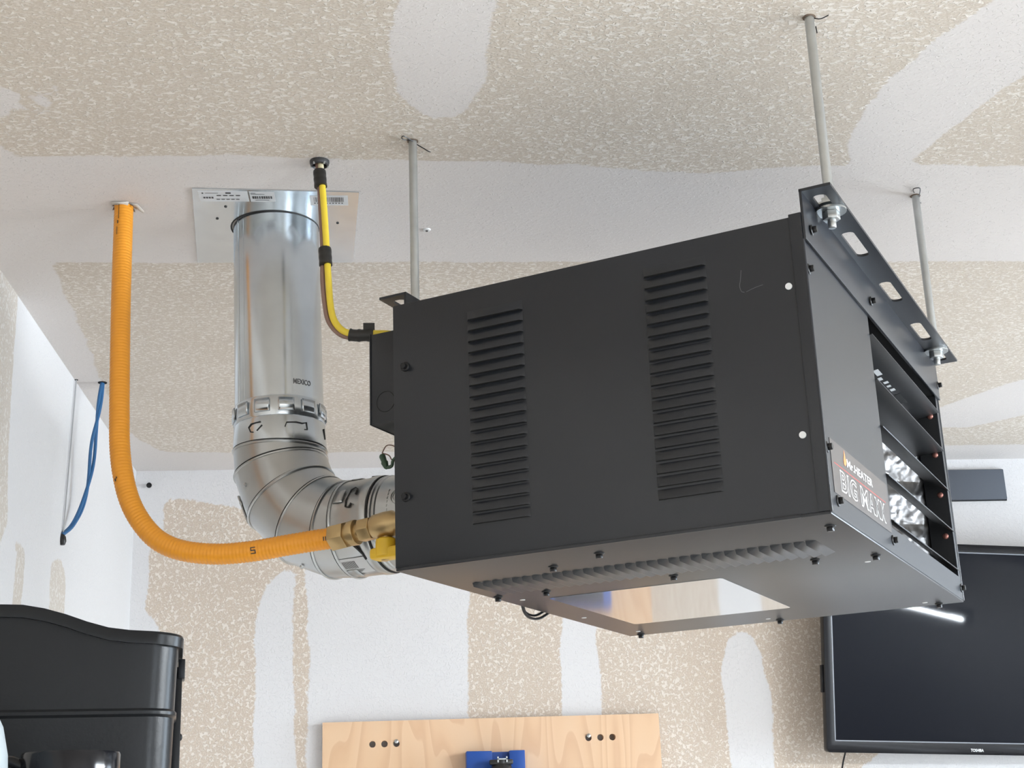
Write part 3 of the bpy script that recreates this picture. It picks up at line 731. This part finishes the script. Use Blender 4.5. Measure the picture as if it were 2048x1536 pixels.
# ceiling plate round the vent
plate = empty('ceiling_plate', (-.1600, 1.9270, CEIL), 0, 'square galvanised plate on the ceiling round the vent pipe', 'metal plate')
rz = Matrix.Rotation(.035, 4, 'Z')
pq = [(-.2606, 1.7954), (-.0374, 1.8067), (-.052, 2.0537), (-.2860, 2.0525)]
MB().plate([(x + .16, y - 1.927) for x, y in pq], [[(.0630 * math.cos(a), .0630 * math.sin(a)) for a in [2 * math.pi * k / 40 for k in range(40)]]], .0012, Matrix.Translation((0, 0, -.0016))).build('plate', GALV, plate)
MB().tube([(.0620 * math.cos(a), .0620 * math.sin(a), -.0016) for a in [2 * math.pi * k / 40 for k in range(40)]], .0011, 6, closed=True).build('hole_rim', SEAM_DARK, plate)
def psticker(x, y, w, h, kind):
    s = MB().box(x, x + w, y, y + h, -.0021, -.0017).build('sticker', STICKER_W, plate); s.rotation_euler.z = 0.0
    p = MB(); z = -.0023
    def bar(u0, u1, v0, v1): p.add([(x + u0 * w, y + v0 * h, z), (x + u0 * w, y + v1 * h, z), (x + u1 * w, y + v1 * h, z), (x + u1 * w, y + v0 * h, z)], [(0, 1, 2, 3)])
    rnd = random.Random(kind)
    if kind == 3:
        u = .10
        while u < .88:
            wd_ = rnd.choice((.008, .008, .014, .02)); bar(u, u + wd_, .12, .62); u += wd_ + rnd.choice((.010, .016, .022))
        for k in range(10): bar(.1 + .08 * k, .14 + .08 * k, .70, .80)
    elif kind == 2:
        for k in range(9): bar(.1 + .09 * k, .15 + .09 * k + rnd.random() * .02, .42, .68)
        bar(.06, .25, .10, .14); bar(.06, .6, .20, .24); bar(.2, .75, .80, .84); bar(-.02, .005, 0, 1)
    else:
        bar(.07, .10, .10, .22); bar(.14, .40, .14, .18); bar(.55, .66, .08, .22)
        for k in range(4): bar(.36 + .13 * k, .45 + .13 * k, .34, .44)
        for k in range(4): bar(.08 + .055 * k, .12 + .055 * k, .52, .68)
        for k in range(5): bar(.34 + .1 * k, .41 + .1 * k, .72, .80)
    p.build('print', INK, s, recalc=False)
psticker(-.094, -.124, .066, .032, 1); psticker(-.026, -.1225, .034, .031, 2); psticker(.055, -.110, .052, .030, 3)
for x, y in ((-.062, -.075), (-.078, -.035), (.090, -.02), (-.06, .01)):
    MB().lathe((x, y, -.0016), (0, 0, -1), [(.0022, 0), (.0018, .0012)], 8).build('rivet', SEAM_DARK, plate)

# ------------------------------------------------------------------ gas line
hose_pts = [(-.3608, 1.8545, 2.445), (-.3573, 1.8423, 2.3678), (-.3533, 1.829, 2.2901), (-.3476, 1.8131, 2.2003), (-.342, 1.7986, 2.1211), (-.3374, 1.7893, 2.0723), (-.3292, 1.7812, 2.0313), (-.3174, 1.7743, 1.9976), (-.3, 1.7679, 1.9695), (-.279, 1.7619, 1.9486), (-.2507, 1.7555, 1.9356), (-.2106, 1.7469, 1.9288), (-.1679, 1.7376, 1.9292), (-.1255, 1.7281, 1.9338), (-.0893, 1.7201, 1.9376), (-.0640, 1.7140, 1.9393)]
hp_ = resample(catmull(hose_pts, 12), .00125)
hose = empty('gas_hose', hose_pts[0], 0, 'orange corrugated gas hose curving from ceiling to brass valve', 'hose')
off = Matrix.Translation(-Vector(hose_pts[0]))
RH = .0127
MB().tube([off @ p for p in hp_], lambda i: RH + .00035 * math.sin(i * 2 * math.pi / 3.6), 20).build('jacket', ORANGE, hose, smooth=80)
def hose_mark(s0, s1, deg0, deg1, parts):
    m = MB()
    for f0, f1, g0, g1 in parts:
        vs = []
        for s in (s0 + (s1 - s0) * f0, s0 + (s1 - s0) * f1):
            i = int(s * (len(hp_) - 2)); P = hp_[i]; t = (hp_[i + 1] - P).normalized()
            toc = (Vector((0, 0, CAM_Z)) - P); toc = (toc - t * toc.dot(t)).normalized(); sd = t.cross(toc)
            for dg in (deg0 + (deg1 - deg0) * g0, deg0 + (deg1 - deg0) * g1):
                a = math.radians(dg); vs.append(off @ (P + (toc * math.cos(a) + sd * math.sin(a)) * (RH + .0006)))
        m.add(vs, [(0, 1, 3, 2)])
    m.build('printed_mark', INK, hose, recalc=False)
hose_mark(.012, .082, 28, 45, [(0, .5, .0, .22), (.55, .66, .2, .6), (.75, 1.0, .5, .72)])
hose_mark(.565, .571, 35, 58, [(0, .6, 0, .3), (.3, 1, .4, .9)])
hose_mark(.865, .873, -22, 14, [(0, 1, 0, .14), (0, 1, .40, .56), (0, 1, .86, 1), (0, .2, 0, .5), (.8, 1, .4, 1)])
hose_mark(.985, .996, -14, 10, [(0, .25, 0, .9), (.4, .6, 0, .9), (.75, 1, 0, .9)])
# torn paper round the ceiling hole
tp = MB()
for k in range(9):
    a = 2 * math.pi * k / 9; r0 = .0135; r1 = .0165 + .004 * random.random(); da = .33
    tp.add([(r0 * math.cos(a - da), r0 * math.sin(a - da), CEIL - hose_pts[0][2] - .0005), (r0 * math.cos(a + da), r0 * math.sin(a + da), CEIL - hose_pts[0][2] - .0005), (r1 * math.cos(a + .1), r1 * math.sin(a + .1), CEIL - hose_pts[0][2] - .003 - .003 * random.random())], [(0, 1, 2)])
tp.build('torn_paper_collar', BROWN_PAPER, hose)
fl_ = MB(); z0 = CEIL - hose_pts[0][2]
fl_.add([(.008, -.013, z0 - .001), (.020, -.009, z0 - .001), (.028, -.001, z0 - .008), (.027, .004, z0 - .0085), (.015, .004, z0 - .001)], [(0, 1, 2, 3, 4)])
fl_.add([(-.014, -.016, z0 - .001), (.010, -.017, z0 - .001), (.008, -.012, z0 - .004), (-.012, -.012, z0 - .003)], [(0, 1, 2, 3)])
o = fl_.build('torn_paper_flap', CREAM, hose); md = o.modifiers.new('solid', 'SOLIDIFY'); md.thickness = .0012; o['label'] = 'torn white paper flap'

vdir = (Vector(hose_pts[-1]) - Vector(hose_pts[-2])).normalized()
vs0 = Vector(hose_pts[-1]) - vdir * .004
ve = hp(-HL, .085, .079); vdir = (ve - vs0).normalized(); VL = (ve - vs0).length
valve = empty('gas_shutoff_valve', vs0, 0, 'brass gas valve with yellow lever behind the heater', 'valve')
vx, vy, vz = frame(vdir)
MB().cyl((0, 0, 0), vdir * .021, .0170, .0170, 6, rot=.3).build('hose_nut', BRASS, valve, bevel=.0008)
MB().lathe(vdir * .021, vdir, [(.0125, 0), (.0125, .004), (.0150, .0045), (.0155, .012), (.0150, .0135), (.0105, .014), (.0105, .019)], 24).build('union', BRASS, valve)
MB().cyl(vdir * .0395, vdir * .056, .0145, .0145, 6, rot=.1).build('valve_nut', BRASS, valve, bevel=.0008)
MB().lathe(vdir * .056, vdir, [(.0120, 0), (.0150, .004), (.0158, .018), (.0150, .030), (.0120, .034), (.0115, VL - .056 - .001)], 24).build('valve_body', BRASS, valve)
vb = vdir * .075
MB().cyl(vb, vb + Vector((0, 0, -.021)), .0062, .0062, 14).build('stem', BRASS, valve)
hd = MB(); Mh = Matrix((( *hl, 0), (0, 0, 0, 0), (0, 0, 0, 0), (0, 0, 0, 1)))
Rh = Matrix.Translation(vb) @ Matrix.Rotation(PHI, 4, 'Z')
h1 = MB().lathe((0, 0, -.016), (0, 0, -1), [(.0095, 0), (.0125, .002), (.0135, .012), (.0135, .022)], 18).xf(Rh)
h1.build('handle_hub', YELLOW, valve)
MB().box(-.018, .062, -.011, .011, -.0415, -.0275).xf(Rh).build('handle_lever', YELLOW, valve, bevel=.004)
MB().cyl((-.002, 0, -.0415), (-.002, 0, -.043), .005, .004, 12).xf(Rh).build('handle_screw', BRASS, valve)

# ------------------------------------------------------------------ cables to the junction box
yel = [(-.0853, 1.715, 2.4387), (-.0838, 1.7126, 2.4173), (-.0808, 1.7077, 2.3795), (-.0778, 1.7018, 2.3349), (-.0755, 1.6967, 2.297), (-.0733, 1.692, 2.2625), (-.0705, 1.6871, 2.2271), (-.066, 1.684, 2.2061), (-.0561, 1.6815, 2.192), (-.0432, 1.6794, 2.1866), (-.0205, 1.6757, 2.1851), (.0027, 1.672, 2.1830), (.016, 1.668, 2.176), (.020, 1.667, 2.168)]
brn = [(-.0899, 1.718, 2.4387), (-.0871, 1.715, 2.4113), (-.0843, 1.7093, 2.3662), (-.0812, 1.7017, 2.3073), (-.0808, 1.6961, 2.2641), (-.0776, 1.6913, 2.2288), (-.0731, 1.6883, 2.2064), (-.0619, 1.6855, 2.1902), (-.0484, 1.6833, 2.1831), (-.0230, 1.68, 2.1815)]
yc = empty('yellow_cable', yel[0], 0, 'yellow electrical cable bound with black tape running to junction box', 'cable')
oy = Matrix.Translation(-Vector(yel[0])); yp = resample(catmull(yel, 10), .003)
ny = len(yp)
MB().tube([oy @ p for p in yp[:9]], .0038, 12).build('pale_sheath', PCABLE, yc)
MB().tube([oy @ p for p in yp[7:]], .0043, 12).build('sheath', YCABLE, yc)
bc = empty('brown_cable', brn[0], 0, 'thin brown cable taped alongside the yellow cable', 'cable')
ob_ = Matrix.Translation(-Vector(brn[0])); bp_ = resample(catmull(brn, 10), .004)
MB().tube([ob_ @ p for p in bp_], .0031, 10).build('sheath', BROWN, bc)
def near(z_or_x, axis):
    return min(range(ny), key=lambda i: abs(yp[i][axis] - z_or_x))
for i0, i1 in ((near(2.424, 2), near(2.400, 2)), (near(2.309, 2), near(2.284, 2))):
    i0, i1 = sorted((i0, i1)); t = MB()
    t.tube([oy @ (yp[i] + Vector((-.0022, .0008, 0))) for i in range(i0, i1 + 1)], lambda i: .0086 - .0006 * (i % 3 == 0), 12)
    t.build('tape_wrap', TAPE, yc)
i0, i1 = near(-.048, 0), near(-.018, 0); i0, i1 = sorted((i0, i1)); t = MB()
t.tube([oy @ (yp[i] + Vector((0, .002, -.0015))) for i in range(i0, i1 + 1)], lambda i: .0075 + .0008 * (i % 4 == 0), 12)
t.box(-.030 - yel[0][0], -.016 - yel[0][0], 1.674 - yel[0][1], 1.681 - yel[0][1], 2.180 - yel[0][2], 2.1985 - yel[0][2])
t.build('tape_wrap', TAPE, yc)
gr = empty('cable_bushing', (-.0865, 1.7160, CEIL), 0, 'round black bushing where the cables leave the ceiling', 'bushing')
MB().lathe((0, 0, 0), (0, 0, -1), [(.0128, 0), (.0128, .003), (.0118, .006), (.0098, .007), (.0090, .006), (.0090, .002)], 26).build('flange', mat('dark_grey_bushing', (.05, .05, .052), .4, metal=.4), gr)
for k in range(5):
    a = 2 * math.pi * k / 5 + .3
    MB().cyl((.0110 * math.cos(a), .0110 * math.sin(a), -.005), (.0110 * math.cos(a), .0110 * math.sin(a), -.0078), .0015, .0012, 8).build('lug', ZINC, gr)

# ------------------------------------------------------------------ small things on ceiling and left wall
bw = empty('blue_wires', (-.5364, 2.6402, CEIL), 0, 'twisted blue wires hanging from the ceiling into the left wall', 'wire')
bpts = [(-.5364, 2.6402, 2.4387), (-.54, 2.633, 2.3726), (-.545, 2.6341, 2.3246), (-.55, 2.6402, 2.2593), (-.56, 2.638, 2.2023), (-.57, 2.6113, 2.1594), (-.5825, 2.5890, 2.1366)]
bs = resample(catmull(bpts, 12), .004); oo = Matrix.Translation(-Vector(bpts[0])); nb = len(bs)
for ph in (0, math.pi):
    pts = []
    for i, p in enumerate(bs):
        s = i / (nb - 1); a = ph + s * 2.6 * math.pi; am = .0050 * math.sin(math.pi * min(1, s * 1.15)) + .0018
        pts.append(oo @ (p + Vector((.35, .94, 0)) * am * math.cos(a) + Vector((.5, -.2, 0)) * .003 * math.sin(a)))
    MB().tube(pts, .0032, 8).build('strand', BLUE, bw)
MB().lathe((0, 0, 0), (0, 0, -1), [(.0085, 0), (.0085, .001)], 12).build('ceiling_hole', BLACK_HOLE, bw)
MB().lathe(oo @ Vector((-.5820, 2.5890, 2.1385)), (0.1, 0, -1), [(.003, 0), (.0062, .006), (.0066, .014), (.004, .020)], 12).build('wire_cap', TAPE, bw)
cd = empty('grey_cord', (LEFT + .003, 2.622, CEIL), 0, 'thin grey cord running down the left wall to the blue wires', 'cord')
MB().tube([(0, 0, 0), (0, -.008, -.09), (0, -.020, -.20), (0, -.031, -.302)], .0013, 8).build('sheath', mat('grey_cord_sheath', (.40, .40, .40), .6), cd)
MB().lathe((0, 0, 0), (0, 0, -1), [(.0035, 0), (.0035, .0006)], 10).build('ceiling_hole', BLACK_HOLE, cd)
ns = empty('wall_screw', (-.5617 + .01, BACK, 2.4017), 0, 'small black screw head high on the back wall by the corner', 'screw')
MB().lathe((0, 0, 0), (0, -1, 0), [(.0025, 0), (.0025, .009), (.0062, .010), (.0062, .0125), (.003, .0135)], 14).build('head', SCREW, ns)
an = empty('ceiling_anchor', (.058, 1.934, CEIL), 0, 'tiny white anchor in the ceiling behind the rear hanger rod', 'anchor')
MB().lathe((0, 0, 0), (0, 0, -1), [(.0060, 0), (.0052, .0016), (.0024, .002)], 12).build('collar', WHITE_P, an)
MB().cyl((0, 0, -.0018), (0, 0, -.003), .0022, .0018, 8).build('pin', SCREW, an)

# ------------------------------------------------------------------ back wall things
wp = empty('wall_panel', (1.42, BACK, 2.372), 0, 'flat grey rectangular panel on the white wall above the television', 'panel')
MB().box(-.115, .066, -.012, 0, -.036, .038).build('face', GREY_PANEL, wp, bevel=.0015)
MB().box(-.117, .068, -.004, 0, -.038, .040).build('back_plate', SCREW, wp)

# television on a tilting wall mount
tvR, tvU = Vector((.9974, .0589, -.0421)).normalized(), Vector((.0470, -.0847, .9953)); tvN = tvR.cross(tvU).normalized(); tvU = tvN.cross(tvR)
tv = empty('television', (0, 0, 0), 0, 'flat black television mounted at an angle on the back wall', 'television')
tv.matrix_world = Matrix(((tvR.x, -tvN.x, tvU.x, 1.3537), (tvR.y, -tvN.y, tvU.y, 3.190), (tvR.z, -tvN.z, tvU.z, 1.9671), (0, 0, 0, 1)))
TW, TH = .789 / 2, .467 / 2      # local: x right, y into the wall, z up; front surface at y = 0
bz = MB(); bz.plate(rounded_slot(-TW, TW, -TH, TH, .008), [[(-TW + .018, -TH + .0245), (-TW + .018, TH - .018), (TW - .018, TH - .018), (TW - .018, -TH + .0245)]], .022, Matrix(((1, 0, 0, 0), (0, 0, 1, 0), (0, 1, 0, 0), (0, 0, 0, 1))))
bz.build('bezel', TVFRAME, tv, bevel=.0015)
MB().box(-TW + .018, TW - .018, .0035, .006, -TH + .0245, TH - .018).build('screen', TVSCREEN, tv)
ln = MB(); u, v0, v1 = TW - .018, -TH + .0245, TH - .018; w = .0022
for b in ((-u, -u + w, v0, v1), (u - w, u, v0, v1), (-u, u, v0, v0 + w), (-u, u, v1 - w, v1)): ln.box(b[0], b[1], .0005, .004, b[2], b[3])
ln.build('screen_trim', TVLINE, tv)
bk = MB(); bk.box(-TW + .01, TW - .01, .020, .036, -TH + .012, TH - .012); bk.box(-.26, .26, .034, .055, -.15, .15); bk.build('rear_cover', TVFRAME, tv, bevel=.003)
MB().box(-TW - .003, -TW + .004, .012, .026, -.105, -.045).build('side_buttons', TVFRAME, tv, bevel=.001)
lg = MB(); put_text(lg, 'TOSHIBA', .030, .0065, Matrix(((1, 0, 0, -.064), (0, 0, 1, -.0004), (0, 1, 0, -TH + .0065), (0, 0, 0, 1))), .02); lg.build('maker_lettering', WHITE_INK, tv, recalc=False)
mt = MB(); mt.box(-.10, .10, .052, .060, -.10, .10); mt.box(-.03, .03, .058, .088, -.03, .03); mt.build('wall_mount', SCREW, tv)
MB().tube([(-.337, .03, -TH + .02), (-.337, .06, -TH - .02), (-.338, .09, -TH - .08), (-.337, .10, -TH - .30)], .0020, 6).build('power_lead', SCREW, tv)

# plywood panel with drilled holes
pb = empty('plywood_panel', (.2236, 3.280, 1.55), 0, 'pine plywood panel with drilled holes on the back wall', 'panel')
MPB = Matrix(((1, 0, 0, 0), (0, 0, 1, 0), (0, 1, 0, 0), (0, 0, 0, 1)))
circ = lambda cx, cyy, r: [(cx + r * math.cos(a), cyy + r * math.sin(a)) for a in [2 * math.pi * k / 16 for k in range(16)]]
hx_ = [-.0419, -.0156, .0108, .4373, .4642, .4912]
MB().plate([(-.3749, -.30), (.3760, -.30), (.3749, .3030), (-.3749, .3040)], [circ(x - .2236, .2542, .0072) for x in hx_], .016, MPB).build('board', [PLY, PINE_EDGE], pb)
MB().box(-.30, -.26, .016, .027, -.29, .20).build('spacer_strip', PINE_EDGE, pb); MB().box(.26, .30, .016, .027, -.29, .20).build('spacer_strip', PINE_EDGE, pb)
for x, where in ((.0108, 'right end of the left hole row'), (.4373, 'left end of the right hole row')):
    hk = empty('panel_screw', (x, 3.280, 1.8065), 0, 'small steel screw through the plywood hole at the ' + where, 'screw')
    MB().cyl((0, .020, 0), (0, -.004, .002), .0022, n=8).build('shank', ZINC, hk)
    MB().lathe((0, -.004, .002), (0, -1, .1), [(.0046, 0), (.0046, .0015), (.0025, .003)], 10).build('head', ZINC, hk)
# blue tool holder on the panel
th_ = empty('tool_holder', (.2260, 3.280, 1.660), 0, 'blue plastic tool holder with black tool on the plywood panel', 'tool holder')
tb = MB(); tb.plate([(-.0640, -.12), (.0640, -.12), (.0640, .1195), (.030, .1195), (.030, .098), (-.008, .098), (-.008, .1195), (-.0640, .1205)], [], .045, Matrix(((1, 0, 0, 0), (0, 0, 1, -.045), (0, 1, 0, 0), (0, 0, 0, 1))))
tb.build('body', BLUE_PL, th_, bevel=.0015)
MB().box(-.008, .030, -.018, -.002, .094, .1185).build('slot_back', BLUE_PL, th_)
t2_ = empty('battery_charger', (.4250, 3.280, 1.575), 0, 'blue plastic charger low on the plywood panel, mirrored in the heater label', 'charger')
MB().box(-.075, .075, -.050, -.0005, -.08, .08).build('body', BLUE_PL, t2_, bevel=.006); MB().box(-.055, .055, -.056, -.049, .02, .07).build('dock', TAPE, t2_, bevel=.002)
tl = empty('black_tool', (.2260, 3.204, 1.660), 0, 'black tool with silver clip held in the blue holder', 'tool')
MB().lathe((.010, .006, -.10), (0, 0, 1), [(.020, 0), (.024, .02), (.024, .17), (.021, .188), (.019, .190), (.019, .1985)], 20).build('body', TAPE, tl)
MB().box(-.016, .034, -.012, .012, .0885, .0985).build('collar', TAPE, tl, bevel=.002)
cl = MB(); cl.box(0, .022, -.0155, -.013, .098, .1005); cl.box(0, .003, -.0155, -.013, .0925, .1045); cl.box(.019, .022, -.0155, -.013, .0925, .1045); cl.build('silver_clip', ZINC, tl)

# ------------------------------------------------------------------ shelf and the things on it, lower left
SHELF = 1.560
shf = empty('storage_shelf', (-.35, 1.30, 0), 0, 'grey storage shelf carrying bin, mug and jug at the left', 'shelf')
SHM = mat('grey_shelf_board', (.32, .32, .32), .5)
MB().box(-.225, .20, -.36, .36, SHELF - .022, SHELF).build('board', SHM, shf, bevel=.002)
for x in (-.21, .185):
    for y in (-.345, .345): MB().box(x - .014, x + .014, y - .014, y + .014, 0, SHELF - .022).build('leg', SHM, shf)

BR = math.radians(8.0)
bin_ = empty('plastic_bin', (-.3810, 1.485, SHELF + .0), BR, 'black plastic bin with a wavy rim at lower left', 'bin')
def bin_ring(hwid, hdep, r, zf, n=12):
    pts = []
    for cx, cyy, a0 in ((hwid - r, -hdep + r, -90), (hwid - r, hdep - r, 0), (-hwid + r, hdep - r, 90), (-hwid + r, -hdep + r, 180)):
        for k in range(n + 1):
            a = math.radians(a0 + 90 * k / n); x, y = cx + r * math.cos(a), cyy + r * math.sin(a); pts.append((x, y))
        # extra points along the following straight side
        ang = a0 + 90; nx = {0: (hwid, hdep - r), 90: (-hwid + r, hdep), 180: (-hwid, -hdep + r), 270: (hwid - r, -hdep)}[ang]
        x0, y0 = pts[-1]
        for k in range(1, 14): pts.append((x0 + (nx[0] - x0) * k / 14, y0 + (nx[1] - y0) * k / 14))
    return [Vector((x, y, zf(x))) for x, y in pts]
def wave(x):
    t = min(1, max(0, (abs(x) - .012) / .105)); s = t * t * (3 - 2 * t)
    return .2575 - .0215 * s - .006 * min(1, max(0, (abs(x) - .06) / .11))
def loft(rings, mb=None, close_bottom=False):
    mb = mb or MB(); n = len(rings[0]); vs = [p for r in rings for p in r]; fs = []
    for i in range(len(rings) - 1):
        for k in range(n): fs.append((i * n + k, i * n + (k + 1) % n, (i + 1) * n + (k + 1) % n, (i + 1) * n + k))
    if close_bottom: fs.append(tuple(reversed(range(n))))
    return mb.add(vs, fs)
HWB, HDB, RC = .171, .075, .030
def body_ring(z, inset=0.0, wavy=False, drop=0.0):
    if wavy: zf = lambda x: wave(x) - drop
    else: zf = lambda x: z
    k = (1 - (z / .25)) * .006
    return bin_ring(HWB - .004 - k - inset, HDB - .004 - k - inset, RC, zf)
rings = [body_ring(0), body_ring(.02), body_ring(.08), body_ring(.1505), body_ring(.1530, -.0022), body_ring(.1560, -.0022), body_ring(.1585), body_ring(.20), body_ring(.235, 0, True, .016), body_ring(.245, 0, True, .002), body_ring(.245, .004, True, .002), body_ring(.20, .004), body_ring(.01, .004)]
loft(rings, close_bottom=True).build('body', BLACK_PL, bin_, smooth=35, recalc=False)
rim = [bin_ring(HWB - .003, HDB - .003, RC, lambda x: wave(x) - .0125), bin_ring(HWB, HDB, RC, lambda x: wave(x) - .0125), bin_ring(HWB + .0008, HDB + .0008, RC, lambda x: wave(x) - .003), bin_ring(HWB - .0006, HDB - .0006, RC, lambda x: wave(x) - .0004), bin_ring(HWB - .004, HDB - .004, RC, lambda x: wave(x)), bin_ring(HWB - .008, HDB - .008, RC, lambda x: wave(x) - .001), bin_ring(HWB - .008, HDB - .008, RC, lambda x: wave(x) - .0125)]
loft(rim + [rim[0]]).build('rim', BLACK_PL, bin_, smooth=35)
st_ = MB(); st_.box(HWB - .008, HWB + .0005, .02, .045, .02, .208); st_.box(HWB - .004, HWB + .003, .018, .048, .196, .216)
st_.lathe((HWB - .002, .03, .138), (1, 0, 0), [(.004, 0), (.004, .003), (.002, .0045)], 10)
st_.build('side_hinge', BLACK_PL, bin_, bevel=.001)

mug = empty('mug', (-.2525, 1.200, SHELF), 0, 'glossy black mug in front of the plastic bin', 'mug')
prof = [(.0325, 0), (.0362, .003), (.0375, .012), (.0378, .085), (.0380, .1005), (.0372, .1022), (.0358, .1016), (.0350, .098), (.0345, .010), (.001, .006)]
MB().lathe((0, 0, 0), (0, 0, 1), prof, 48).build('cup', MUG, mug)
MB().tube(catmull([(-.034, -.010, .092), (-.046, -.012, .096), (-.0545, -.0135, .086), (-.056, -.014, .06), (-.052, -.013, .036), (-.035, -.010, .028)], 8), .0048, 12).build('handle', MUG, mug)

jug = empty('white_jug', (-.3385, 1.125, SHELF), 0, 'pale plastic jug at the very left edge beside the mug', 'jug')
jp = [(.045, 0), (.0545, .004), (.056, .02), (.056, .075), (.0545, .098), (.050, .118), (.042, .134), (.030, .146), (.017, .152), (.0155, .170), (.001, .170)]
MB().lathe((0, 0, 0), (0, 0, 1), jp, 40).build('body', JUG, jug)
MB().lathe((0, 0, .168), (0, 0, 1), [(.0175, 0), (.0175, .016), (.015, .018)], 20).build('cap', WHITE_P, jug)

# LED shop light hanging at the right, reflected in the television
led = empty('shop_light', (2.2, .95, 2.035), 0, 'lit LED tube shop light hanging at right, mirrored in the television', 'light')
dl = Vector((0, 1.14, -.115)).normalized() * 1.16
tilt_ = Matrix.Rotation(math.atan2(-.115, 1.14), 4, 'X')
MB().cyl(-dl / 2, dl / 2, .006, n=12).build('tube', TUBE_LIT, led)
MB().add([(-.085, -.60, .024), (-.02, -.60, .034), (.02, -.60, .034), (.085, -.60, .024), (-.085, .60, .024), (-.02, .60, .034), (.02, .60, .034), (.085, .60, .024)], [(0, 1, 5, 4), (1, 2, 6, 5), (2, 3, 7, 6)]).xf(tilt_).build('added_light_shield', WHITE_P, led)  # shield added above the tube to keep its light off the ceiling
for k in (-.45, .45):
    p = tilt_ @ Vector((0, 1.16 * k, .034))
    MB().cyl(p, (p.x, p.y, CEIL - 2.035), .002, n=6).build('hanging_wire', ZINC, led)
    MB().box(-.015, .015, -.012, .012, -.016, .032).xf(Matrix.Translation(dl * (.5 if k > 0 else -.5)) @ tilt_).build('tube_holder', WHITE_P, led)
